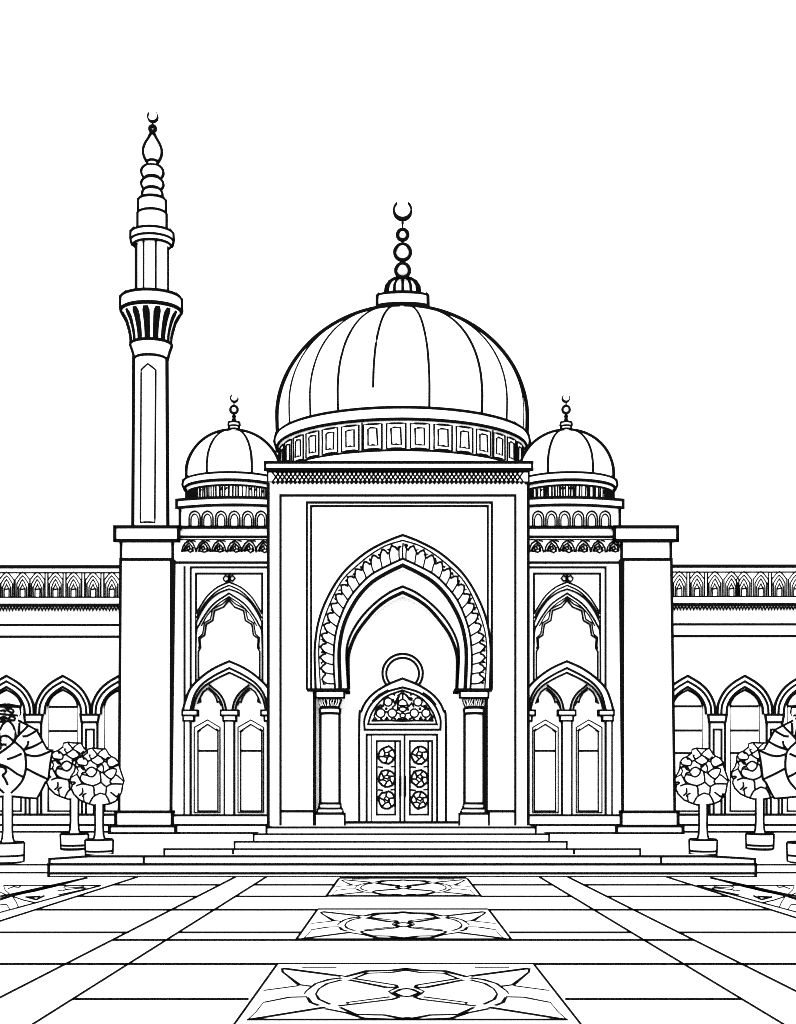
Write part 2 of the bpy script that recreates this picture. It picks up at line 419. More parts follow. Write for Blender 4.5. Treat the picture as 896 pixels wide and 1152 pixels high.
# cornice and lattice frieze
mb = MB(); mb.obox(298.5, 520.3, 599, 528.2, D - .1, 33.2, 2.8, wh=3.2); mb.build('cornice', hall)
mb = MB()
mb.slab([(302.5, 529), (594, 529), (594, 543), (302.5, 543)], D - .05, D + .02)
dd = D - .05
mb.line([(302.5, 530.4), (594, 530.4)], dd, 2.2, t=.012)
x = 296.0
while x < 593:
    j = random.uniform(-.5, .5)
    for p in ([(x, 530.5), (x + 9 + j, 542.8)], [(x + 9, 530.5), (x + j, 542.8)]):
        p = [q for q in p]
        (xa, ya), (xb, yb) = p
        def cut(X): return ya + (yb - ya) * (X - xa) / (xb - xa)
        lo, hi = min(xa, xb), max(xa, xb)
        if lo < 303 or hi > 593.5: continue
        mb.line(p, dd, 1.4, t=.016)
    if 303 < x < 592: mb.line([(x + .4, 542.0), (x + 1.8, 543.8), (x + 3.6, 542.2)], dd, 1.5, t=.014)
    x += 4.9
mb.line([(302.5, 542.2), (594, 542.2)], dd, .9, t=.012)
mb.build('frieze', hall)
# arch surround with voussoirs
mb = MB(); dd = D - .10
mb.slab(arch(La) + arch(Ld)[::-1], dd, D + .02)
mb.line(arch(La), dd, 2.3); mb.line(arch(Lb), dd, 1.2)
mb.line(arch(Lc), dd, 2.0); mb.line(arch(Ld), dd, 3.9)
def at_len(path, t):
    seg = [math.dist(p, q) for p, q in zip(path, path[1:])]; T = sum(seg) * t
    for (p, q), l in zip(zip(path, path[1:]), seg):
        if T <= l: return (p[0] + (q[0] - p[0]) * T / l, p[1] + (q[1] - p[1]) * T / l)
        T -= l
    return path[-1]
pb, pc = sm(Lb, 4), sm(Lc, 4)
for side in (0, 1):
    zig = []
    NV = 17
    for i in range(NV):
        t = (i + 0.62) / NV
        o_, i_ = at_len(pb, t), at_len(pc, t)
        k = random.uniform(.56, .66)
        m_ = (i_[0] + (o_[0] - i_[0]) * k, i_[1] + (o_[1] - i_[1]) * k)
        seg = [i_, ((i_[0] + m_[0]) / 2 + random.uniform(-.4, .4), (i_[1] + m_[1]) / 2 + random.uniform(-.5, .5)), m_]
        mb.line(mir(seg, AC) if side else seg, dd, 1.25)
        for j, kk in enumerate((.60, .78, .88, .84, .74, .58)):
            tt = (i + 0.62 + j * .165) / NV
            if tt > .995: break
            o2, i2 = at_len(pb, tt), at_len(pc, tt); kk += random.uniform(-.03, .03)
            zig.append((i2[0] + (o2[0] - i2[0]) * kk, i2[1] + (o2[1] - i2[1]) * kk))
        c_ = (m_[0] + (o_[0] - m_[0]) * .38, m_[1] + (o_[1] - m_[1]) * .38)
        kn = [(c_[0] + random.uniform(-1.6, 1.6), c_[1] + random.uniform(-1.6, 1.6)) for _ in range(4)]
        mb.line(mir(kn, AC) if side else kn, dd, 1.5)
    mb.line(mir(zig, AC) if side else zig, dd, 1.7)
mb.line([(AC, 627.5), (AC - .3, 618), (AC + .4, 611)], dd, 1.4)
mb.build('arch_surround', hall)
# imposts carrying the arch
for x0, x1 in ((345.2, 392.6), (511.6, 554.4)):
    mb = MB(); mb.slab([(x0, 774.2), (x1, 774.2), (x1, 777.6), (x0, 777.6)], D - .2, D + .75, m='k'); mb.build('impost', hall)
# second, recessed order
mb = MB(); dd = D + .62
ins = arch(Lf)
mb.slab([(354, 776), (354, 600), (548, 600), (548, 776)] + ins[::-1], dd, dd + .55)
mb.line(arch(Le), dd, 2.2); mb.line(ins, dd, 3.4)
mb.build('inner_arch', hall)
# niche wall
DN = D + 1.35
mb = MB(); mb.box(W(338, 0, D).x, W(567, 0, D).x, DN, DN + .4, Zof(935, D), Zof(590, D)); mb.build('niche_wall', hall)
mb = MB(); mb.slab([(388, 925.2), (518, 925.2), (518, 931.4), (388, 931.4)], D + .5, DN + .05); mb.line([(388, 925.2), (518, 925.2)], D + .5, 2.4); mb.line([(384, 930.6), (522, 930.6)], D + .48, 2.2)
mb.build('threshold', hall)
# round window over the door
mb = MB(); o1 = circ(453.2, 757.5, 22.7, 21.8, 40); o2 = circ(453.2, 757.8, 18.4, 17.6, 40)
mb.slab(o1, DN - .06, DN + .01); mb.line(o1, DN - .06, 2.3, True); mb.line(o2, DN - .06, 2.2, True)
mb.build('round_window', hall)
# door surround
DS = DN - .14
sl = [(404.4, 925), (404.4, 813.5), (406.8, 800), (412.3, 789), (422, 779), (436.8, 770), (453.1, 763.4)]
sur = both(sm(sl, 4), 453.1)
mb = MB(); mb.slab(sur, DS, DN + .01); mb.line(sur, DS, 2.3)
mb.line([(476, 779), (484, 784.5), (491, 793)], DS, 1.3); mb.line([(437, 776), (426, 782), (419, 789)], DS, 1.2)
mb.build('door_surround', hall)
# fanlight
tl = both(sm([(410.4, 821), (410.4, 808.6), (416, 795), (424.6, 785.6), (436.8, 778), (453, 773.4)], 4), 453.0)
ti = both(sm([(414.2, 815), (418.4, 802.4), (427, 790), (436.8, 782.6), (453, 776.8)], 4), 453.0)
mb = MB(); mb.slab(tl, DS - .03, DS + .01); mb.line(tl, DS - .03, 2.1, True); mb.line(ti, DS - .03, 1.8, True)
fl = mb.build('fanlight', hall)
mb = MB(); dt = DS - .05
tin = both(sm([(417.6, 811.4), (421, 803.4), (428.6, 792.4), (437.6, 785.4), (453, 779.4)], 4), 453.0)
holes = [circ(436.8, 789.8, 4.8, n=9), circ(470.4, 789.8, 4.8, n=9), circ(428.4, 802.4, 5.0, n=10), circ(441.5, 802.4, 4.9, n=10), circ(466.3, 802.4, 4.8, n=10), circ(479.4, 802.4, 4.7, n=10),
         [(447.6, 792.6), (449.6, 788.6), (453.2, 786.4), (456.8, 788.6), (459, 792.6), (456, 794), (450.4, 794)], circ(453.3, 798, 4.2, 2.6, 10), circ(453.3, 805, 3.1, 2.6, 9),
         [(419.6, 810), (421.8, 806.8), (424.4, 810)], [(433.4, 810), (435.4, 807), (437.6, 810)], [(472, 810), (473.6, 806.6), (475.6, 810)], [(482.6, 810), (485.2, 806.6), (487, 810)],
         [(444.6, 790.6), (447.6, 784.6), (449.6, 783.8), (446.6, 791)], [(457.4, 783.6), (460, 784.2), (464, 788.4), (461, 787.4)], [(424.6, 796), (428.4, 793), (431.4, 794.6), (428, 796.2)], [(475.6, 794.6), (479, 793.6), (481, 796.6), (477.6, 796.2)],
         [(447.8, 809.6), (449, 808.2), (453.2, 810), (457, 808.2), (458.4, 809.6), (453.2, 810.8)]]
mb.slab(tin, dt, DS - .02)
for h in holes: mb.line(h, dt, 1.5, True, t=.012)
for p in ([(421, 806), (424, 797), (431, 795), (433, 787)], [(442, 786), (445, 793), (441, 796.6)], [(447, 783), (453, 779.4), (459, 783)], [(453.3, 779.6), (453.3, 786)],
          [(433.5, 801), (436.5, 801)], [(446.6, 802), (450, 803)], [(456.6, 803), (461.4, 802)], [(471, 801.6), (474.6, 801.6)], [(484.4, 803), (488, 808)], [(461.6, 784.4), (464.6, 787)],
          [(466, 796), (463.4, 791), (460, 795)], [(474, 794), (478, 796), (482, 799)], [(447, 800), (447.5, 795), (449, 797)], [(459.5, 800), (459, 795), (457, 797)], [(440.6, 810), (442, 807.4), (446, 809.4)], [(460, 809.4), (464, 807.4), (467, 810)], [(428, 808), (431, 810.6)], [(477, 810.6), (480, 808)],
          [(418, 811), (440, 810.6), (453, 811.4), (466, 810.6), (488, 811)]): mb.line(p, dt, 1.7, t=.014)
for x, y, r in ((434.8, 797.4, 2.0), (447.6, 798.4, 1.6), (459.4, 798.4, 1.6), (472.6, 797.4, 2.0), (444, 781.8, 1.4), (462.4, 781.8, 1.4), (425, 797.4, 1.3), (482.6, 797.4, 1.3), (435, 808, 1.2), (472.6, 808, 1.2)):
    mb.slab(circ(x, y, r, n=6), dt - .012, dt + .004, m='k')
mb.build('tracery', fl)
# doors
DD = DS - .02
mb = MB(); mb.slab([(412.7, 826.6), (492, 826.6), (492, 925), (412.7, 925)], DD, DS + .01)
mb.line([(412.7, 925), (412.7, 826.6), (492, 826.6), (492, 925)], DD, 2.1); mb.line([(418.4, 925), (418.4, 826.6)], DD, 2.0)
mb.build('door_frame', hall)
for k, (x0, x1, pan, hx, mc) in enumerate(((418.4, 455.2, [(444.8, 833.8), (424, 833.8), (424, 916.5), (444.8, 916.5)], 450.4, 435.4), (455.2, 486.6, [(461.3, 833.8), (482, 833.8), (482, 916.5), (461.3, 916.5)], 455.9, 472.4))):
    mb = MB(); d2 = DD - .05
    mb.slab([(x0 + .4, 828), (x1, 828), (x1, 925), (x0 + .4, 925)], d2, DD + .005)
    mb.line(pan, d2, 1.8, True)
    if k == 0: mb.line([(444.8, 833.8), (450.4, 833.8), (450.4, 925)], d2, 1.8); mb.line([(455.3, 828), (455.3, 925)], d2, 1.9)
    else: mb.line([(482, 833.8), (486.4, 833.8), (486.4, 925)], d2, 1.8)
    for yy in (862.8, 888.6):
        mb.line([(mc - 10, yy), (mc - 4, yy + .8)], d2, 1.6); mb.line([(mc + 4, yy + .2), (mc + 9.6, yy - .6)], d2, 1.3)
    leaf = mb.build('door', hall)
    for yy in (849.6, 875.6, 900.2):
        mb = MB(); ring = [(mc + (9.2 + random.uniform(-.7, .7)) * math.cos(a), yy + (9.6 + random.uniform(-1.0, .8)) * math.sin(a)) for a in [2 * PI * i / 14 for i in range(14)]]
        mb.slab(ring, d2 - .03, d2 + .01); mb.line(ring, d2 - .03, 2.1, True, .015)
        r0 = random.uniform(0, 6); n_ = random.choice((5, 6))
        inner = [(mc + random.uniform(3.2, 4.6) * math.cos(r0 + 2 * PI * i / n_), yy + random.uniform(3.2, 4.6) * math.sin(r0 + 2 * PI * i / n_)) for i in range(n_)]
        mb.line(inner, d2 - .03, 1.5, True, .012)
        for i in range(n_):
            a = r0 + 2 * PI * i / n_ + .3; mb.line([inner[i], (mc + 9 * math.cos(a), yy + 9 * math.sin(a))], d2 - .03, 1.8, False, .011)
        mb.line([(mc - 3, yy + random.uniform(-2, 2)), (mc + 1, yy + 1), (mc + 3, yy - 2)], d2 - .03, 1.4, False, .013)
        mb.build('medallion', leaf)
    mb = MB(); mb.slab([(hx - 1.5, 873), (hx + 1.5, 873), (hx + 1.5, 896.5), (hx - 1.5, 896.5)], d2 - .09, d2 + .005, m='k'); mb.build('handle', leaf)
# portal columns
for cx_, sg in ((371.4, 1), (533.7, -1)):
    dc = D + .35
    mb = MB()
    L = Lathe(cx_, dc, [(9.4, 803), (9.5, 903.5)], .9, 32); L.body(mb); L.outline(mb, 3.0)
    col = mb.build('column', hall)
    mb = MB()
    mb.obox(cx_ - 16, 777.6, cx_ + 16, 785, dc - .46, dc + .2, 2.4, back=False)
    L = Lathe(cx_, dc, [(14.2, 785), (13.6, 789), (11.6, 794.5), (10.6, 797)], .9, 32); L.body(mb, 'k')
    for i in range(-5, 6):
        th = i * .2 + random.uniform(-.04, .04); th2 = th + random.uniform(-.12, .12)
        mb.tube([L.S(th, 788, .01), L.S(th2, 791 + random.uniform(-1, 1),   .012), L.S(th * .92, 795, .01)], .013, 5, False, 'w')
    L = Lathe(cx_, dc, [(10.4, 797), (9.9, 803)], .9, 32); L.body(mb); L.outline(mb, 2.6); L.ring(mb, 9.9, 803.2, 2.4); L.ring(mb, 10.6, 797, 2.2)
    mb.build('capital', col)
    mb = MB()
    L = Lathe(cx_, dc, [(10.2, 903.6), (11.0, 906.5), (11.2, 909.6), (13.4, 912), (13.6, 915.5)], .9, 32); L.body(mb); L.outline(mb, 2.4)
    L.ring(mb, 10.2, 904, 2.4); L.ring(mb, 11.4, 909.8, 2.4); L.ring(mb, 13.6, 915, 2.2)
    mb.obox(cx_ - 16.6, 915.7, cx_ + 16.6, 931.2, dc - .46, dc + .3, 2.5, back=False)
    mb.build('base', col)
# hall body behind
mb = MB(); mb.box(-7.3, 7.3, 31.7, 41, Z_TER1 - .3, 9.9)
for x in (-7.3, 7.3):
    for y in (31.7, 41): mb.bar((x, y, Z_TER1), (x, y, 9.9), .05)
for y in (31.7, 41): mb.bar((-7.3, y, 9.9), (7.3, y, 9.9), .05)
mb.build('hall_body', hall)
# drum and dome
DM = 35.0; cxm = 452.6; SYM = .585
mb = MB()
L = Lathe(cxm, DM, [(137, 506.5), (137, 538), (139, 538.2), (139, 662)], SYM, 96); L.body(mb); L.outline(mb, 2.4)
L.ring(mb, 137.4, 537.8, 2.6)
rim = Lathe(cxm, DM, [(138.5, 493), (141.2, 494.5), (142, 499), (140.4, 505), (137.4, 506.8)], SYM, 96); rim.body(mb); rim.outline(mb, 3.0, True)
rim.ring(mb, 140.6, 494, 3.0); rim.ring(mb, 140.2, 505.8, 2.6)
drum = mb.build('drum', hall)
for i in range(-9, 10):
    th0 = math.radians(i * 10.35 + 2.6 + 5.1)
    if abs(th0) > 1.62: continue
    mb = MB(); hw, y0, y1 = math.radians(4.15), 509.6, 535.4
    r1 = .8 * DM / F
    fr = [L.S(th0 + hw * a, y, .012) for a, y in ((-1, y0), (-.5, y0), (0, y0), (.5, y0), (1, y0), (1, y1), (.5, y1), (0, y1), (-.5, y1), (-1, y1))]
    mb.tube(fr, r1, 6, True)
    j = lambda: random.uniform(-.06, .06)
    inn = [(-.5 + j(), y1 - 4), (-.5 + j(), y0 + 5.2), (-.25, y0 + 4 + j() * 10), (.5 + j(), y0 + 4.4), (.52 + j(), y1 - 3.6), (0, y1 - 4.4 + j() * 10)]
    mb.tube([L.S(th0 + hw * a, y, .014) for a, y in inn], r1 * 1.0, 6, True)
    n_ = 6; vs = [L.S(th0 + hw * (-1 + 2 * k / n_), y, .003) for y in (y0, y1) for k in range(n_ + 1)]
    mb.add(vs, [(k, k + 1, k + n_ + 2, k + n_ + 1) for k in range(n_)])
    if i in (-3, 3): mb.tube([L.S(th0 + hw * 1.35, y, .012) for y in (y0 - 2, y1 + 1)], r1 * .8)
    mb.build('window', drum)
prof = [(137.6, 494), (138.2, 482)]
for i in range(41):
    a = PI / 2 * i / 40
    r = 138.4 * math.cos(a) ** 1.04 if i < 40 else .4
    prof.append((max(.4, r), 472 - 119.8 * math.sin(a)))
mb = MB(); dome = Lathe(cxm, DM, prof, SYM, 96); dome.body(mb); dome.outline(mb, 4.6, True)
def rib(mb, lat, deg, w, y_lo=None, sg=1):
    w += .3
    pts = [lat.P(math.radians(deg), r, y, .004) for r, y in lat.prof if r > 3 and (y_lo is None or y <= y_lo)]
    mb.tube(pts, w * lat.d / F / 2, 6)
for dg, w in ((-62, 1.6), (-45, 1.6), (-29.2, 1.9), (11.7, 1.8), (37.4, 2.2), (54.2, 1.6), (75, 1.0), (118, 1.6), (135, 1.6), (151, 1.8), (168, 1.8), (-168, 1.8), (-143, 1.8), (-126, 1.6)):
    rib(mb, dome, dg, w)
rib(mb, dome, -12.6, 1.9, 474)
dm = mb.build('dome', hall)
mb = MB()
L = Lathe(cxm + .6, DM, [(25, 330.5), (27.4, 332.5), (27.6, 344.6), (27, 352)], .22, 48); L.body(mb); L.outline(mb, 3.2, True); L.ring(mb, 26.8, 332, 2.4); L.ring(mb, 27.4, 345, 4.2)
L = Lathe(cxm + .6, DM, [(3, 313), (9, 314), (14, 317), (17.5, 322), (18.6, 330.5)], .22, 40); L.body(mb); L.outline(mb, 3.0, True)
for dg in (-62, -30, 0, 30, 62): mb.tube([L.P(math.radians(dg), r, y, .01) for r, y in L.prof], 1.5 * DM / F, 6)
L.ring(mb, 18.4, 330.2, 2.6)
for y, r in ((304.2, 9.4), (283.6, 10.5), (264, 7.5)): ball(mb, 453.2, y, r, DM, 3.1)
mb.tube([W(453.2, 257, DM), W(453.2, 247, DM)], .6 * DM / F, 6)
pr = [(.3, 248), (1.7, 250), (1.6, 251.5), (.3, 253.6)]
Lathe(453.2, DM, pr, 1, 12).body(mb, 'k')
crescent(mb, 453.2, 235.6, 11.2, DM, .22, 0, 34)
mb.build('finial', dm)

# ================================================================== MINARET
DT = 29.6; mc_ = 170.8; ST = .55
mn = thing('minaret', 'slender white minaret with flared balcony and crescent, standing on the left pier', 'minaret', tuple(W(169.5, 593, DT)))
mb = MB(); L = Lathe(169.3, DT, [(16.9, 402), (17.9, 593.4)], ST, 48); L.body(mb); L.outline(mb, 3.8); L.ring(mb, 17.2, 403.2, 2.6)
def on(Lt, px, py, out=.012):
    r = Lt.R(py); return Lt.P(math.asin(max(-1, min(1, (px - Lt.cx) / r))), r, py, out)
def onl(mb, Lt, pts, w, closed=False):
    q = []
    P = pts + [pts[0]] if closed else pts
    for a, b in zip(P, P[1:]):
        n = max(1, int(math.dist(a, b) / 4))
        q += [(a[0] + (b[0] - a[0]) * i / n, a[1] + (b[1] - a[1]) * i / n) for i in range(n)]
    if not closed: q.append(P[-1])
    # the front of the shaft is nearer than its axis: lower the row so that it still lands on its height
    mb.tube([on(Lt, x, y) for x, y in q], w * Lt.d / F / 2, 6, closed)
onl(mb, L, [(160.8, 590.4), (161.6, 420), (169, 413.6), (177.4, 420), (176.6, 590.4)], 1.6, True)
mb.build('shaft', mn)
mb = MB(); bell = Lathe(170, DT, [(21.6, 386), (21.8, 388.5), (19.4, 395), (17.6, 402), (17.4, 404)], ST, 48); bell.body(mb); bell.outline(mb, 3.0, True)
bell.ring(mb, 21.8, 387, 3.0)
fl_ = Lathe(170, DT, [(33, 349), (30.5, 354), (26, 362), (23, 372), (21.4, 380), (21.2, 386)], ST, 48); fl_.body(mb); fl_.outline(mb, 3.0, True)
def slot(mb, Lt, th0, hw, y0, y1):
    n = 8; vs = []; fs = []
    for i in range(n + 1):
        y = y0 + (y1 - y0) * i / n; k = (.55, .95)[i] if i < 2 else 1
        for a in (-1, -.33, .33, 1): vs.append(Lt.S(th0 + a * hw * k, y, .012))
    for i in range(n):
        for j in range(3): fs.append((i * 4 + j, i * 4 + j + 1, i * 4 + j + 5, i * 4 + j + 4))
    mb.add(vs, fs, 'k')
for k in range(-5, 6):
    th = k * .43 - .04
    slot(mb, fl_, th, .155, 352.5, 385)
mb.build('corbel', mn)
mb = MB(); bal = Lathe(170.2, DT, [(31, 334.4), (33, 335.6), (33.2, 349), (32.4, 350.5)], ST, 48); bal.body(mb); bal.outline(mb, 3.0, True)
bal.ring(mb, 33, 335.4, 3.0); bal.ring(mb, 33, 349.4, 3.6)
mb.build('balcony', mn)
# octagonal upper shaft
mb = MB(); R8 = 17.8 * DT / F; c8 = W(171, 0, DT); z0, z1 = Zof(342, DT), Zof(270, DT)
o8 = [(c8.x + R8 * math.sin(math.radians(22.5 + 45 * i)), DT - ST * R8 * math.cos(math.radians(22.5 + 45 * i))) for i in range(8)]
mb.add([(x, y, z) for z in (z0, z1) for x, y in o8], [(i, (i + 1) % 8, 8 + (i + 1) % 8, 8 + i) for i in range(8)] + [tuple(range(8)), tuple(range(8, 16))])
for i in (0, 2, 6, 7): mb.tube([(*o8[i], z0), (*o8[i], z1)], (.9 if i in (0, 7) else 1.8) * DT / F, 6)
mb.build('upper_shaft', mn)
mb = MB(); b2 = Lathe(171.2, DT, [(21.4, 261), (22.8, 262), (23, 269), (22.4, 271.5), (21, 276)], ST, 48); b2.body(mb); b2.outline(mb, 2.8, True)
b2.ring(mb, 22.8, 262, 2.4); b2.ring(mb, 23, 270, 2.0); b2.ring(mb, 21, 275.8, 2.2)
mb.build('upper_balcony', mn)
mb = MB(); t1 = Lathe(171.2, DT, [(14.2, 224), (14.4, 239.4), (15, 239.6), (15, 262)], ST, 40); t1.body(mb); t1.outline(mb, 2.8); t1.ring(mb, 14.2, 224.4, 2.8); t1.ring(mb, 15, 239.6, 2.4)
mb.build('turret', mn)
mb = MB()
for (yt, yb, r, rt) in ((187.4, 199.8, 11.2, 6.6), (201.4, 212.4, 11.2, 6.6), (213.4, 224, 10.2, 7.4)):
    n = 10; pr = [(rt + (r - rt) * math.sin(PI * i / n) ** .7, yt + (yb - yt) * i / n) for i in range(n + 1)]
    b_ = Lathe(171.5, DT, pr, ST, 32); b_.body(mb); b_.outline(mb, 2.8, True); b_.ring(mb, rt + .6, yt + .4, 2.8); b_.ring(mb, rt + .6, yb, 3.0)
nk = Lathe(171.5, DT, [(4.6, 180), (4.6, 187)], ST, 20); nk.body(mb); nk.outline(mb, 2.0)
pr = sm([(1.0, 150.5), (3.6, 156), (7.0, 162), (9.2, 168.6), (8.8, 174), (7.0, 178.6), (5.4, 181.4)], 4)
td = Lathe(171.6, DT, pr, ST, 32); td.body(mb); td.outline(mb, 2.8, True); td.ring(mb, 5.4, 181.2, 2.2)
ball(mb, 171.8, 144.6, 4.7, DT, 3.0); mb.tube([W(171.6, 150.5, DT), W(171.6, 148, DT)], .03); mb.tube([W(171.7, 140, DT), W(171.7, 136, DT)], .02)
crescent(mb, 171.5, 130.2, 6.5, DT, .24, 0, 40)
mb.build('finial', mn)

# ================================================================== PIERS
DP = 28.7; GPI = 'square piers flanking the side pavilions'
def pier(lab, cap, neck, shaft, pl1, pl2):
    p = thing('pier', lab, 'pier', tuple(W((cap[0] + cap[1]) / 2, 940, DP)), GPI)
    mb = MB(); mb.obox(cap[0], 592.9, cap[1], 608.2, DP - .16, DP + 1.95, 3.6); mb.build('cap', p)
    mb = MB()
    q = [(neck[0], 608.2), (neck[1], 608.2), (neck[1], 629.5), (shaft[1], 629.5), (shaft[3], 914), (shaft[2], 914), (shaft[0], 629.5), (neck[0], 629.5)]
    mb.slab(q, DP, DP + 1.8)
    mb.line([(neck[0], 608.2), (neck[0], 629.5), (shaft[0], 629.5), (shaft[2], 914)], DP, 2.8, False, .02); mb.line([(neck[1], 608.2), (neck[1], 629.5), (shaft[1], 629.5), (shaft[3], 914)], DP, 2.8, False, .02)
    mb.line([(neck[0], 629.5), (neck[1], 629.5)], DP, 3.0)
    mb.build('shaft', p)
    mb = MB(); mb.obox(pl1[0], 913.4, pl1[1], 929.4, DP - .1, DP + 1.9, 3.4, wh=3.4)
    mb.obox(pl2[0], 929.6, pl2[1], 937.6, DP - .2, DP + 1.95, 3.4, wh=3.0); mb.box(W(pl2[0], 0, DP).x, W(pl2[1], 0, DP).x, DP - .15, DP + 1.9, .2, Zof(937.6, DP))
    mb.build('plinth', p)
pier('tall white square pier carrying the minaret on its cap', (129.4, 201), (136.2, 194.4), (135.8, 194.4, 134, 192.4), (130.4, 194.2), (123.4, 197.8))
pier('tall white square pier with bare flat cap, right of the portal', (691.6, 762.6), (699.6, 755), (699.6, 755.6, 700.8, 759.4), (699, 763), (694, 768.6))

# ================================================================== SIDE PAVILIONS
DB = 28.74; MC = 448.1
def pavilion(right, lab):
    M = (lambda p: mir(p, MC)) if right else (lambda p: list(p))
    X = (lambda x: 2 * MC - x) if right else (lambda x: x)
    def R2(x0, y0, x1, y1):
        a, b = sorted((X(x0), X(x1))); return [(a, y0), (b, y0), (b, y1), (a, y1)]
    pv = thing('side_pavilion', lab, 'pavilion', tuple(W(X(258), 937, DB)), 'small domed pavilions beside the portal')
    wins = [(233.7, 218.8, 247.6, 222.9, 245.3), (282.4, 268.0, 296.6, 270.9, 294.6)]
    def wpoly(c, x0, x1, yb, ya, ysh): return M([(x0, yb), (x0, ysh), (c, ya), (x1, ysh), (x1, yb)])
    mb = MB()
    xa, xb = (192, 312) if not right else (2 * MC - 312, 702)
    mb.slab([(xa, 594), (xb, 594), (xb, 940), (xa, 940)], DB, DB + .3, holes=[wpoly(c, i0, i1, 912.4, 815, 822.6) for c, o0, o1, i0, i1 in wins])
    a, b = W(xa, 594, DB), W(xb, 940, DB); mb.box(a.x + .01, b.x - .01, DB + .3, 32.2, b.z, a.z - .002)
    xo = 194.5 if not right else 700.5
    mb.line(M([(301, 638.4), (214.7, 638.4), (214.7, 777)]), DB, 2.0)
    mb.line(M([(220.8, 766), (220.8, 645.4), (295.2, 645.4), (295.2, 766)]), DB, 2.0)
    if not right: mb.line([(207.8, 637), (207.8, 800)], DB, 2.0)
    mb.line([(X(303), 633), (xo, 633)], DB, 2.4); mb.line([(X(303), 604), (X(200), 604)], DB, 2.4)
    for wc in (-1, 1): pass
    mb.build('wall', pv)
    # palmette frieze
    mb = MB(); cs = (603.4, 621.3, 638.5, 656.3, 673.3, 691) if right else (212.6, 229, 246.4, 264.3, 280.3, 296.4)
    mb.slab(R2(196, 606.5, 303, 623), DB - .04, DB + .005); dd = DB - .04
    mb.line([(X(302), 607.2), (X(200), 607.2)], dd, .7)
    for c in cs:
        arc = [(c - 8, 621.5), (c - 7.2, 616), (c - 4.6, 611.4), (c, 608.2), (c + 4.6, 611.4), (c + 7.2, 616), (c + 8, 621.5)]
        mb.line([(x + random.uniform(-.4, .4), y + random.uniform(-.4, .4)) for x, y in arc], dd, 1.4)
        k = [(c - 5.6, 619.6), (c - 3.4, 614.6), (c, 611.2), (c + 3.4, 614.6), (c + 5.4, 619.4), (c + 1.5, 621.6), (c - 2, 620)]
        mb.line([(x + random.uniform(-.6, .6), y + random.uniform(-.6, .6)) for x, y in k], dd, 1.3, True)
        mb.line([(c - 2.4, 616), (c + .4, 614.6), (c + 1.6, 617.6), (c - 1, 619)], dd, 1.3, True)
        mb.line([(c + 8, 610), (c + 6.6, 609), (c + 3, 608)], dd, .8)
        mb.line([(c - 5, 621), (c - 3.6, 617), (c - 5, 616)], dd, 1.5); mb.line([(c + 5, 621), (c + 3.6, 618), (c + 5, 615.5)], dd, 1.5)
    mb.build('frieze', pv)
    # upper blind niche
    dn = DB - .05
    C = 257.9
    o1 = [(220.8, 690.8), (227, 680), (234, 670), (245, 660.6), (C, 655)]
    o2 = [(220.8, 695.6), (226, 686.2), (234, 674.8), (245, 664.8), (C, 658.6)]
    o3 = [(220.8, 700.4), (227, 687.8), (236, 675.4), (247, 667), (C, 662.8)]
    o4 = [(220.4, 768), (220.8, 715), (224.4, 703), (231.7, 690.6), (241.5, 678.7), (C, 667.6)]
    o5 = [(226.6, 704.6), (233.4, 692.6), (243, 681.6), (C, 671.2)]
    cu = [(223.4, 766), (223.4, 733), (225.9, 728.8), (225, 718.4), (230.5, 714.8), (232.3, 702.6), (239.6, 698.2), (241.5, 687.2), (251.8, 683), (C, 675.4)]
    ci = [(223.2, 730), (224.4, 727), (223.6, 717.4), (228.2, 713.2), (230.2, 701), (237, 696.6), (239.4, 685.4), (250.4, 679.8), (C, 673)]
    mb = MB(); B = lambda L, s=True: M(both(sm(L, 3) if s else L, C))
    mb.slab(B(o1) + B(o3)[::-1], dn, DB + .004); mb.slab(B(o4) + B(cu, False)[::-1], dn - .02, DB + .004)
    mb.line(B(o1), dn, 1.4); mb.line(B(o2), dn, 1.2); mb.line(B(o3), dn, 1.4)
    mb.line(B(o4), dn - .02, 1.6); mb.line(B(o5), dn - .02, .9); mb.line(B(cu, False), dn - .02, 1.5); mb.line(B(ci, False), dn - .02, 1.1)
    mb.line(M([(251.2, 650.4), (254, 647.6), (257.4, 649.2), (257.2, 652.6), (254, 654.4), (251.8, 652.6)]), dn, 1.2, True); mb.line(M([(264.8, 650.6), (262.2, 647.6), (259, 649), (259, 652.8), (262, 653.6)]), dn, 1.2, True); mb.line(M([(258, 645.6), (258.4, 655)]), dn, 2.4)
    mb.build('niche', pv)
    # lower arch over the paired windows
    da = DB - .12
    a1 = [(206, 799), (208.7, 788.8), (214.8, 774), (227.8, 761), (241.7, 751.5), (258.2, 744)]
    a2 = [(214.4, 799), (219, 782), (227.8, 769.7), (241.7, 760), (258.2, 751.6)]
    a3 = [(217.2, 799), (221.4, 784), (229.6, 772.8), (242.2, 764.6), (258.2, 756.8)]
    mb = MB(); Bm = lambda L: M(both(sm(L, 4), 258.2))
    mb.slab(Bm(a1) + Bm(a3)[::-1], da, DB + .004)
    mb.line(Bm(a1), da, 2.3); mb.line(Bm(a2), da, 2.1); mb.line(Bm(a3), da, 1.9)
    s1 = [(235.4, 770.6), (246.4, 779.6), (252.2, 789), (254.6, 799)]; s2 = [(234.6, 773.6), (243.8, 781.6), (249.2, 790.4), (251.2, 799)]
    s3 = [(234.8, 776), (240, 780), (243.6, 786), (244.6, 790.2), (247, 789.2), (249, 794)]
    s4 = [(234, 774.6), (229, 778.6), (225.2, 785.6), (223, 791), (226, 789.6), (225.6, 786)]
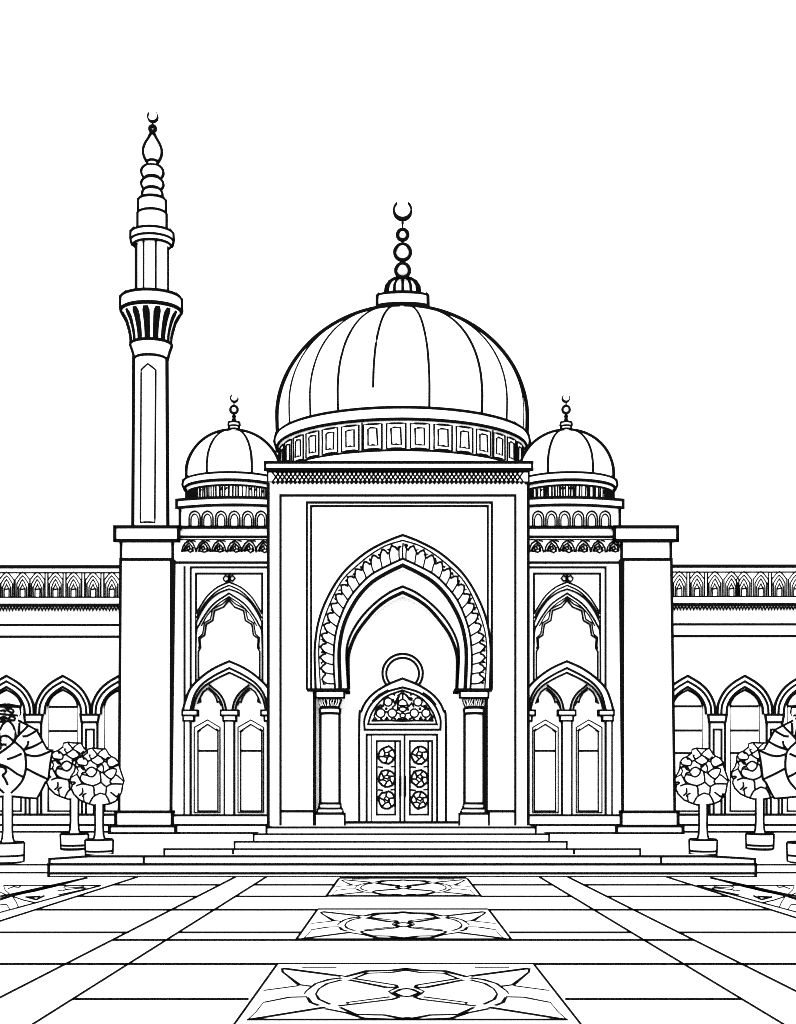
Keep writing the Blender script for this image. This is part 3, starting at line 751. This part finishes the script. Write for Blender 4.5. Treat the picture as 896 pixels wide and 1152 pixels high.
    for f in ((lambda p: p), (lambda p: mir(p, 258.1))):
        mb.line(M(f(sm(s1, 3))), da + .05, 2.0, t=.04); mb.line(M(f(sm(s2, 3))), da + .05, 1.8, t=.04)
        mb.line(M(f(s3)), da + .06, 1.4, t=.04); mb.line(M(f(s4)), da + .06, 1.5, t=.04)
        pts = M(f(sm(s1, 3))) + M(f(sm(s2, 3)))[::-1]; mb.slab(pts, da + .05, DB + .004)
    mb.build('arch', pv)
    # columns
    for (x0, x1, u0, u1, l0, l1) in ((207.4, 214.2, 205.2, 222.2, 206.2, 218), (252.6, 263.4, 248.3, 268, 251.2, 265.6), (301, 308, 293.8, 311, 297.6, 309)):
        mb = MB(); r = R2(x0, 811, x1, 917.4); mb.obox(r[0][0], 811, r[1][0], 917.4, DB - .1, DB + .01, 2.0); c = mb.build('column', pv)
        mb = MB(); r = R2(u0, 0, u1, 0); mb.obox(r[0][0], 799.2, r[1][0], 804.8, DB - .16, DB + .01, 2.2); r = R2(l0, 0, l1, 0); mb.obox(r[0][0], 805, r[1][0], 811, DB - .13, DB + .01, 2.1)
        mb.build('capital', c)
    # windows
    for c, o0, o1_, i0, i1 in wins:
        mb = MB(); ou = wpoly(c, o0, o1_, 914, 810, 818.4); inn = wpoly(c, i0, i1, 912.4, 815, 822.6)
        mb.slab(ou, DB - .04, DB + .25, holes=[inn])
        mb.line(ou, DB - .04, .9, True); mb.line(inn, DB - .04, 1.2, True)
        mb.line(M([(i0 - 1, 824), (i0 + 3, 821)]), DB - .04, 1.8); mb.line(M([(i1 + 1, 822.5), (i1 - 2, 820)]), DB - .04, 1.5)
        w_ = mb.build('window', pv)
        mb = MB(); mb.slab(inn, DB + .05, DB + .2); mb.line(M([(i0, 844.8), (i1, 844.8)]), DB + .05, 2.0); mb.build('pane', w_)
    # base courses
    mb = MB(); r = R2(197.6 if right else 193.5, 0, 304, 0); mb.obox(r[0][0], 917.3, r[1][0], 928.2, DB - .12, DB + .05, 2.6)
    mb.obox(r[0][0], 928.4, r[1][0], 937.2, DB - .2, DB + .05, 2.2, wh=2.4); mb.box(W(r[0][0], 0, DB).x, W(r[1][0], 0, DB).x, DB - .15, DB + .04, .2, Zof(937, DB)); mb.build('plinth', pv)
    # tier under the small dome
    dq = 28.6; c0 = 263.2; CC = 637 if right else c0
    XX = (lambda x: CC - (x - c0)) if right else (lambda x: x)
    def strip(x0, x1, yt, yb, bow, yb_bow): 
        n = 12; top = []; bot = []
        for i in range(n + 1):
            u = -1 + 2 * i / n; x = x0 + (x1 - x0) * i / n
            top.append((x, yt - bow * (1 - u * u))); bot.append((x, yb - yb_bow * (1 - u * u)))
        return top, bot
    mb = MB(); e0, e1 = sorted((XX(202.6), XX(324)))
    mb.slab([(e0, 570), (e1, 570), (e1, 594), (e0, 594)], dq, 32.2)
    for x in (e0, e1): mb.line([(x, 571), (x, 593)], dq, 2.8)
    mb.line([(e0, 593.2), (e1, 593.2)], dq, 3.2)
    cs = (605.7, 620.6, 635.4, 650.8, 666, 681) if right else (219.2, 233.6, 248.9, 263.8, 279, 293.8)
    for c in cs:
        o = [(c - 6.2, 592.6), (c - 6.2, 582.6), (c - 4.6, 577.6), (c, 575.2), (c + 4.6, 577.6), (c + 6.2, 582.6), (c + 6.2, 592.6)]
        i_ = [(c - 4.0, 592.6), (c - 4.0, 584.2), (c - 2.6, 580.2), (c, 578.4), (c + 2.6, 580.2), (c + 4.0, 584.2), (c + 4.0, 592.6)]
        mb.line(sm(o, 2), dq, 1.3); mb.line(sm(i_, 2), dq, 1.0)
    mb.build('tier', pv)
    mb = MB(); e0, e1 = sorted((XX(198.8), XX(327.6))); tp, bt = strip(e0, e1, 562.6, 571.4, 3, 3.4)
    mb.slab(tp + bt[::-1], dq - .12, 32.3); mb.line(tp + bt[::-1], dq - .12, 2.7, True)
    mb.build('cornice', pv)
    # little drum
    d3 = 30.7
    mb = MB(); Ld_ = Lathe(CC, d3, [(52, 551.5), (52, 571)], .58, 64); Ld_.body(mb); Ld_.outline(mb, 2.6)
    th = -1.5
    while th < 1.5:
        y0_, y1_ = 556.5, 570.5; w_ = random.choice((.9, 1.1, 1.5, 1.9))
        mb.tube([Ld_.S(th, y0_, .008), Ld_.S(th + random.uniform(-.01, .01), y1_, .008)], w_ * d3 / F / 2, 5)
        if random.random() < .35: mb.tube([Ld_.S(th, y0_ + 3 + random.uniform(0, 3), .01), Ld_.S(th + .05, y0_ + 2, .01)], 1.4 * d3 / F / 2, 5)
        th += random.choice((.05, .06, .085))
    Ld_.ring(mb, 52.2, 556, 1.8); Ld_.ring(mb, 52.2, 570.2, 3.6)
    rm = Lathe(CC, d3, [(53.6, 542), (55.4, 543), (56, 547), (54.6, 551), (52, 552)], .58, 64); rm.body(mb); rm.outline(mb, 2.8, True)
    rm.ring(mb, 54.6, 542.8, 2.4); rm.ring(mb, 54.8, 550.8, 2.6)
    mb.build('drum', pv)
    pr = [(51.4, 543), (51.6, 538)] + [(max(.3, 51.6 * math.cos(PI / 2 * i / 24)), 534.5 - 48.6 * math.sin(PI / 2 * i / 24)) for i in range(1, 25)]
    mb = MB(); dl = Lathe(CC, d3, pr, .58, 64); dl.body(mb); dl.outline(mb, 3.6, True)
    for dg in (-28.5, 28.5, 90, -90, 151.5, -151.5): rib(mb, dl, dg, 2.0)
    ds = mb.build('dome', pv)
    mb = MB(); cf = 263.4 if not right else 637.2
    L_ = Lathe(cf, d3, [(4, 474.4), (5.2, 475.4), (5.6, 478.4), (4.8, 479.6), (5.0, 484.5)], .58, 24); L_.body(mb); L_.outline(mb, 2.2, True); L_.ring(mb, 5.0, 475.4, 1.8); L_.ring(mb, 5.4, 479.4, 1.4); L_.ring(mb, 5.0, 483, 1.6)
    L_ = Lathe(cf, d3, [(1.6, 466.5), (2.8, 468), (2.0, 470.4), (3.0, 473), (3.4, 475.4)], .58, 20); L_.body(mb, 'k')
    ball(mb, cf, 460.8, 5.2, d3, 2.0)
    pr = [(.2, 453.8), (1.0, 455.4), (2.4, 457.2)]; Lathe(cf, d3 - .1, pr, .58, 14).body(mb, 'k')
    mb.tube([W(cf, 466, d3), W(cf, 470, d3)], .03); mb.tube([W(cf, 455, d3), W(cf, 452, d3)], .018)
    crescent(mb, cf, 447.6, 5.0, d3, .38, -14, 40)
    mb.build('finial', ds)
pavilion(False, 'small domed pavilion with paired arched windows between the minaret pier and portal')
pavilion(True, 'small domed pavilion with paired arched windows between the portal and bare-topped pier')

# ================================================================== ARCADE WINGS
DW = 29.5
def wing(right, lab):
    if right: x0, x1, cs, mini = 740, 1100, (774, 838.3, 902.6, 966.9, 1031.2), [764.7, 784.5, 804.6, 823.3, 837.2, 856.2, 877.1, 896, 916, 936, 956]; oy = -.7
    else: x0, x1, cs, mini = -200, 150, (134.2, 70.8, 7.4, -56, -119.4), [125.8, 104.7, 82.8, 62.5, 42.2, 25.5, 7.5, -12, -32, -52]; oy = 0
    Y = lambda y: y + oy
    wg = thing('arcade_wing', lab, 'building wing', tuple(W((x0 + x1) / 2, 937, DW)), 'low arcaded wings')
    def apex(c, hw, ya, ysp, k=1.0):
        L = [(c - hw, ysp), (c - hw * .955, ysp - (ysp - ya) * .30), (c - hw * .74, ysp - (ysp - ya) * .60), (c - hw * .42, ysp - (ysp - ya) * .82), (c, ya)]
        return both(sm(L, 4), c)
    holes = [[(c - 16.4, 912.6), (c - 16.4, 795)] + [p for p in apex(c, 16.6, 776.4, 797)][1:-1] + [(c + 16.4, 795), (c + 16.4, 912.6)] for c in cs]
    mb = MB()
    hs = [h for h, c in zip(holes, cs) if x0 + 20 < c < x1 - 20] if True else holes
    mb.slab([(x0, Y(638)), (x1, Y(638)), (x1, 940), (x0, 940)], DW, DW + .35, holes=hs)
    a, b = W(x0, Y(638), DW), W(x1, 940, DW); mb.box(a.x + .01, b.x - .01, DW + .35, 37, b.z, a.z - .01)
    mb.line([(x0, Y(703.2)), (x1, Y(703.2))], DW, 2.2); mb.line([(x0, Y(716.4)), (x1, Y(716.4))], DW, 2.4)
    mb.build('wall', wg)
    # cornice with tooth band
    mb = MB(); dd = DW - .14
    mb.slab([(x0, Y(673)), (x1, Y(673)), (x1, Y(680.5)), (x0, Y(680.5))], dd, DW + .01)
    mb.line([(x0, Y(680.9)), (x1, Y(680.9))], dd, 3.2)
    x = x0
    z = []
    while x < x1: z += [(x, Y(682.6)), (x + 1.7, Y(686.6 + random.uniform(-.5, .5)))]; x += 3.6 + random.uniform(-.5, .5)
    mb.line(z, dd, 1.2, t=.02)
    mb.build('cornice', wg)
    # parapet of little nested arches
    mb = MB(); dd = DW - .06
    mb.slab([(x0, Y(637.8)), (x1, Y(637.8)), (x1, Y(672.6)), (x0, Y(672.6))], dd, DW + .01)
    mb.line([(x0, Y(637.8)), (x1, Y(637.8))], dd, 3.2, t=.05); mb.line([(x0, Y(672.6)), (x1, Y(672.6))], dd, 2.3); mb.line([(x0, Y(644.4)), (x1, Y(644.4))], dd, 1.0)
    ms = sorted(mini)
    for i, c in enumerate(ms):
        for hw, ya, w in ((8.4, 643.6, .85), (6.5, 647.8, .85), (4.6, 652.0, .85), (2.7, 657.2, .85)):
            j = random.uniform(-.3, .3)
            mb.line([(c - hw, Y(672)), (c - hw + j * .5, Y(ya + 9 if hw > 4 else ya + 5)), (c - hw * .45, Y(ya + 3)), (c + j, Y(ya)), (c + hw * .45, Y(ya + 3)), (c + hw + j * .5, Y(ya + 9 if hw > 4 else ya + 5)), (c + hw, Y(672))], dd, w, t=.02)
        mb.line([(c - 2.4, Y(663.4)), (c + 2.2, Y(662.6))], dd, 1.3, t=.02)
        if i + 1 < len(ms) and ms[i + 1] - c > 19.3:
            m_ = (c + ms[i + 1]) / 2
            mb.line([(m_ - 1.5, Y(645)), (m_ - 1.5, Y(672))], dd, .9, t=.02); mb.line([(m_ + 1.7, Y(645)), (m_ + 1.7, Y(672))], dd, 1.1, t=.02)
    mb.build('parapet', wg)
    # arches, windows, pilasters
    for c in cs:
        if not (-80 < c < 980): continue
        mb = MB(); da = DW - .1
        o = apex(c, 31.0, 760.4, 804); i1 = apex(c, 26.6, 766.6, 804); i2 = apex(c, 20.6, 772.8, 804)
        mb.slab(o + i2[::-1], da, DW + .004)
        for l, w in ((o, 2.4), (i1, 2.0), (i2, 2.1)): mb.line(l, da, w)
        mb.build('arch', wg)
        mb = MB(); h = [(c - 16.4, 912.6), (c - 16.4, 795)] + apex(c, 16.6, 776.4, 797)[1:-1] + [(c + 16.4, 795), (c + 16.4, 912.6)]
        ou = [(c - 18.4, 914.2), (c - 18.4, 795)] + apex(c, 18.8, 774.6, 798)[1:-1] + [(c + 18.4, 795), (c + 18.4, 914.2)]
        mb.slab(ou, DW - .02, DW + .25, holes=[h]); mb.line(h, DW - .02, 1.5, True)
        w_ = mb.build('window', wg)
        mb = MB(); mb.slab(h, DW + .06, DW + .2)
        for y in (795.4, 822.6, 848): mb.line([(c - 16.4, Y(y)), (c + 16.4, Y(y))], DW + .06, 2.0)
        mb.build('pane', w_)
    st_ = (cs[1] - cs[0])
    for c in cs:
        p = c + abs(st_) / 2 + (1.2 if right else -1.4)
        if not (-60 < p < 960): continue
        mb = MB(); mb.slab([(p - 8.8, 812.6), (p + 8.8, 812.6), (p + 8.8, 916.8), (p - 8.8, 916.8)], DW - .05, DW + .004)
        for x in (p - 8.8, p + 8.6): mb.line([(x, 812.6), (x, 916.4)], DW - .05, 1.9)
        mb.line([(p - 4.2, 916), (p - 4.2, 820.8), (p + 4.6, 820.8), (p + 4.6, 916)], DW - .05, 1.9)
        pi_ = mb.build('pilaster', wg)
        mb = MB(); q = [(p - 10.4, 804.2), (p + 10.6, 804.2), (p + 9.0, 812.6), (p - 9.2, 812.6)]
        mb.slab(q, DW - .16, DW + .004); mb.line(q, DW - .16, 2.2, True); mb.build('capital', pi_)
    mb = MB(); mb.slab([(x0, 916.6), (x1, 916.6), (x1, 928), (x0, 928)], DW - .12, DW + .05); mb.line([(x0, 916.6), (x1, 916.6)], DW - .12, 2.4); mb.line([(x0, 928.2), (x1, 928.2)], DW - .2, 2.2)
    mb.slab([(x0, 928.4), (x1, 928.4), (x1, 945), (x0, 945)], DW - .2, DW + .05); mb.line([(x0, 936.2), (x1, 936.2)], DW - .2, 2.3)
    mb.build('plinth', wg)
wing(False, 'low arcaded wing running off to the left of the minaret pier')
wing(True, 'low arcaded wing running off to the right of the bare-topped pier')

# ================================================================== POTTED TREES
def ter_d(py): return (EYE - Z_TER0 + SL * D_KERB) / (SL + (py - HY) / F)
def inflate(mb, outline, c, d, b):
    """leafy crown: the outline swollen front and back"""
    n = len(outline); vs = []; fs = []
    ss = [math.cos(PI / 2 * i / 7) for i in range(8)]
    for sg in (-1, 1):
        o = len(vs)
        for i, s in enumerate(ss):
            y_ = d + sg * b * math.sqrt(max(0, 1 - s * s))
            for x, y in outline: vs.append(W(c[0] + (x - c[0]) * s, c[1] + (y - c[1]) * s, y_))
        for i in range(7):
            for j in range(n): fs.append((o + i * n + j, o + i * n + (j + 1) % n, o + (i + 1) * n + (j + 1) % n, o + (i + 1) * n + j))
    mb.add(vs, fs, 'w', True)
def radius_at(outline, c, a):
    """distance from c to the outline in direction a"""
    dx, dy = math.cos(a), math.sin(a); best = None; n = len(outline)
    for i in range(n):
        (x1, y1), (x2, y2) = outline[i], outline[(i + 1) % n]
        ex, ey = x2 - x1, y2 - y1; det = dx * (-ey) + ex * dy
        if abs(det) < 1e-9: continue
        t = ((x1 - c[0]) * (-ey) + ex * (y1 - c[1])) / det; u = (dx * (y1 - c[1]) - dy * (x1 - c[0])) / det
        if t > 0 and -1e-6 <= u <= 1 + 1e-6: best = t if best is None else max(best, t)
    return best or 1
def crown_line(mb, pts, w, outline, c, d, b, back=True):
    P = []
    if len(pts) > 2: pts = sm(pts, 3)
    for p, q in zip(pts, pts[1:]):
        n = max(1, int(math.dist(p, q) / 3)); P += [(p[0] + (q[0] - p[0]) * i / n, p[1] + (q[1] - p[1]) * i / n) for i in range(n)]
    P.append(pts[-1])
    for sg in ((-1, 1) if back else (-1,)):
        out = []
        for x, y in P:
            r = math.dist((x, y), c); s = min(1, r / radius_at(outline, c, math.atan2(y - c[1], x - c[0]))) if r > .01 else 0
            out.append(W(x, y, d + sg * (b * math.sqrt(max(0, 1 - s * s)) + .01)))
        mb.tube(out, w * d / F / 2, 5)
def place(t, p, s=1.0, flip=1):
    az = math.atan2(p.x, p.y); t.location = p; t.rotation_euler.z = -az; t.scale = (flip * s * math.cos(az), s, s)
def pot_tree(lab, cxp, ybot, d, pot, trunk, outline, cells, cc, b, group, ow, cw):
    # modelled on the axis, then set at its place and turned to the forecourt
    sh = CX - cxp; outline = [(x + sh, y) for x, y in outline]; cells = [[(x + sh, y) for x, y in c] for c in cells]; cc = (cc[0] + sh, cc[1])
    real = W(cxp, ybot, d); cxp = CX
    t = thing('potted_tree', lab, 'potted tree', tuple(W(cxp, ybot, d)), group)
    pr, ptop, pband = pot
    mb = MB(); L = Lathe(cxp, d, [(pr, ptop), (pr * .965, ybot - 2), (pr * .94, ybot)], 1, 40); L.body(mb); L.outline(mb, 2.3)
    L.ring(mb, pr, ptop, 2.2); L.ring(mb, pr * .975, pband, 2.0); L.ring(mb, pr * .945, ybot - .4, 2.2); mb.build('pot', t)
    mb = MB(); r, yt = trunk; L = Lathe(cxp, d, [(r, yt), (r * .95, ptop - 14), (r * 1.1, ptop - 5), (r * 1.5, ptop + .5)], 1, 20); L.body(mb); L.outline(mb, 2.2, True); mb.build('trunk', t)
    mb = MB(); inflate(mb, outline, cc, d, b)
    mb.tube([W(cc[0] + (x - cc[0]) * 1.015, cc[1] + (y - cc[1]) * 1.015, d) for x, y in outline], ow * 1.25 * d / F / 2, 6, True)
    for c in cells: crown_line(mb, c, cw, outline, cc, d, b)
    mb.build('crown', t, (LEAF, INK))
    place(t, real); return t
def z1(pts): return zl(pts, 755, 835, 8.53)
out_s = z1([(205, 108), (210, 75), (250, 66), (300, 72), (370, 72), (398, 120), (422, 142), (462, 160), (490, 195), (500, 240), (520, 300), (545, 370), (532, 405), (526, 440), (520, 480), (495, 520), (465, 560), (410, 585), (330, 597), (250, 595), (190, 575), (130, 548), (75, 492), (55, 445), (62, 408), (45, 385), (48, 335), (80, 290), (95, 240), (95, 190), (120, 160), (160, 145)])
cells_s = [[(215, 130), (240, 160), (272, 142), (292, 124), (276, 98), (252, 72)], [(292, 124), (318, 92), (345, 75)], [(292, 124), (330, 142), (370, 165), (398, 142)],
    [(240, 160), (238, 182), (290, 215), (330, 205), (355, 180), (330, 145)], [(355, 180), (385, 190), (388, 168), (420, 145)], [(385, 190), (400, 225), (432, 236), (490, 208)], [(400, 240), (440, 235), (492, 220)],
    [(100, 192), (112, 215), (145, 222), (190, 222), (202, 186), (170, 150)], [(202, 186), (240, 166)], [(150, 140), (165, 170)],
    [(190, 262), (235, 240), (270, 255), (285, 282), (270, 312), (240, 332), (205, 322), (190, 300)], [(205, 322), (150, 312), (132, 345), (152, 386), (200, 408), (245, 418), (290, 405), (325, 380), (322, 320), (315, 280)],
    [(315, 280), (292, 258), (300, 222), (330, 205)], [(285, 225), (300, 240), (325, 215)], [(330, 205), (352, 240), (345, 290), (315, 278)], [(345, 290), (372, 318), (400, 342), (432, 350), (465, 310), (476, 262), (440, 250), (395, 264), (360, 290)],
    [(325, 380), (350, 405), (380, 425), (420, 405), (470, 400), (530, 402)], [(432, 350), (415, 378), (428, 396)], [(465, 310), (492, 325), (540, 370)],
    [(245, 418), (260, 440), (262, 490), (275, 510), (320, 490), (370, 500), (380, 450), (380, 425)], [(275, 510), (250, 530), (220, 582)], [(370, 500), (395, 540), (412, 582)],
    [(92, 420), (150, 402), (245, 418)], [(152, 400), (122, 352), (100, 310)], [(100, 310), (50, 340)], [(45, 385), (85, 386), (60, 410)], [(122, 512), (152, 482), (150, 440)], [(150, 520), (165, 502), (188, 490)], [(160, 520), (168, 562)],
    [(420, 480), (460, 510), (482, 526), (500, 488)], [(470, 520), (490, 515)], [(95, 240), (132, 236), (165, 246), (182, 276), (205, 255)], [(140, 312), (150, 295), (188, 290)], [(100, 250), (112, 280), (100, 305)], [(140, 245), (160, 265), (178, 262)], [(205, 108), (230, 128)]]
cells_s = [z1(c) for c in cells_s]
dS = ter_d(961.8)
small = pot_tree('small potted topiary tree beside the bare-topped right pier', 791.4, 961.8, dS, (14.8, 944.6, 957.4), (3.7, 903), out_s, cells_s, (789, 874.5), .62, 'round potted trees on the terrace', 2.1, 1.5)
def z3(pts): return zl(pts, 0, 785, 5.91)
def z3i(pts): return pts
rt = [(0, 60), (60, 52), (128, 62), (132, 100), (118, 128), (112, 152), (180, 185), (240, 214), (280, 285), (315, 345), (350, 343), (338, 400), (330, 450), (320, 540), (300, 560), (270, 620), (245, 665), (180, 660), (80, 650), (50, 648)]
lf = [(100 - x, y) for x, y in rt[::-1] if x not in (50,)]
out_b = z3(rt + lf[:-1])
half = [[(130, 170), (126, 240)], [(60, 155), (90, 190), (105, 250), (96, 290)], [(96, 290), (155, 345), (172, 400), (172, 470), (155, 540), (120, 590), (75, 632)],
    [(100, 275), (130, 240), (165, 208), (182, 190)], [(150, 255), (178, 252), (205, 238), (238, 218)], [(155, 345), (220, 322), (280, 290)], [(165, 340), (185, 310), (190, 285)],
    [(160, 370), (215, 385), (260, 382), (300, 368), (348, 345)], [(180, 472), (250, 508), (320, 540)], [(110, 505), (160, 530)]]
cells_b = []
for h in half: cells_b += [z3(h), z3([(100 - x, y) for x, y in h])]
for h in ([(96, 290), (50, 330), (0, 366), (-40, 392)], [(60, 155), (20, 158), (-10, 165)], [(45, 410), (90, 396), (145, 370)], [(-60, 430), (0, 445), (50, 463), (110, 505)], [(15, 515), (38, 548), (50, 580)],
          [(0, 265), (26, 254), (55, 258), (92, 290)], [(4, 320), (22, 311), (42, 315)], [(2, 300), (6, 320), (-2, 345)], [(-20, 66), (60, 62), (128, 66)], [(-20, 110), (60, 113), (118, 117)], [(40, 66), (55, 88), (84, 99), (90, 84), (66, 72), (46, 82)],
          [(0, 92), (20, 86), (38, 94)], [(-5, 136), (30, 130), (62, 146), (92, 149), (100, 134), (72, 123), (60, 136)], [(0, 148), (20, 142), (30, 150)], z3i(circ(5, 487, 35, 27, 16, 100, -80))):
    cells_b.append(z3(h))
dB = 22.45
big = pot_tree('larger potted tree with big angular leaves, cut off by the left picture edge', 8.6, 970.5, dB, (18, 948, 962.5), (4.6, 890), out_b, cells_b, z3([(50, 400)])[0], .75, 'large leaved potted trees at the picture edges', 2.5, 2.3)
bpy.context.view_layer.update()
def dup(o, parent=None):
    c = o.copy(); COL.objects.link(c)
    if parent is not None: c.parent = parent
    for ch in list(o.children): dup(ch, c)
    return c
for lab, cxp, yb in (('small potted topiary tree standing farther back, partly behind the large tree on the right', 855.2, 955.3), ('small potted topiary tree in front, next to the minaret pier', 111.6, 961.9), ('small potted topiary tree standing farther back, between two trees on the left', 83.8, 955.3)):
    c = dup(small); d_ = ter_d(yb) + .02; place(c, W(cxp, yb, d_), d_ / dS); c['label'] = lab
c = dup(big); place(c, W(904.6, 970.5, dB), 1.0, -1); c['label'] = 'larger potted tree with big angular leaves, cut off by the right picture edge'

# ================================================================== LIGHT, SKY, CAMERA
w = bpy.data.worlds.new('World'); sc.world = w; w.use_nodes = True
nt = w.node_tree; bg = nt.nodes['Background']
sky = nt.nodes.new('ShaderNodeTexSky'); sky.sky_type = 'NISHITA'; sky.sun_disc = False
EL, RO = math.radians(28), math.radians(190)
sky.sun_elevation = EL; sky.sun_rotation = RO; sky.air_density = 1.0; sky.dust_density = 4.0
hs = nt.nodes.new('ShaderNodeHueSaturation'); hs.inputs['Saturation'].default_value = 0.0
ov = nt.nodes.new('ShaderNodeMixRGB'); ov.inputs['Fac'].default_value = 0.85; ov.inputs['Color2'].default_value = (7.6, 7.6, 7.6, 1)   # white overcast
nt.links.new(sky.outputs[0], hs.inputs['Color']); nt.links.new(hs.outputs[0], ov.inputs['Color1']); nt.links.new(ov.outputs[0], bg.inputs['Color'])
bg.inputs['Strength'].default_value = 0.15
sl = bpy.data.lights.new('sun', 'SUN'); sl.energy = 1.2; sl.angle = math.radians(25); sl.color = (1, 1, 1)
so = bpy.data.objects.new('sun', sl); COL.objects.link(so)
dirv = Vector((math.sin(RO) * math.cos(EL), math.cos(RO) * math.cos(EL), math.sin(EL)))
so.rotation_euler = dirv.to_track_quat('Z', 'Y').to_euler()
cam = bpy.data.cameras.new('camera'); co = bpy.data.objects.new('camera', cam); COL.objects.link(co); sc.camera = co
co.location = (0, 0, EYE); co.rotation_euler = (PI / 2, 0, 0)
cam.sensor_fit = 'HORIZONTAL'; cam.sensor_width = 36; cam.lens = F / 896 * 36
cam.shift_x = (448 - CX) / 896; cam.shift_y = (HY - 576) / 896
cam.clip_start = .1; cam.clip_end = 2000
sc.view_settings.view_transform = 'Standard'; sc.view_settings.look = 'None'; sc.view_settings.gamma = 1; sc.view_settings.exposure = 1.35
sc.view_settings.use_curve_mapping = False
sc.cycles.filter_width = 1.1; sc.cycles.use_denoising = False
sc.cycles.max_bounces = 8; sc.cycles.diffuse_bounces = 6
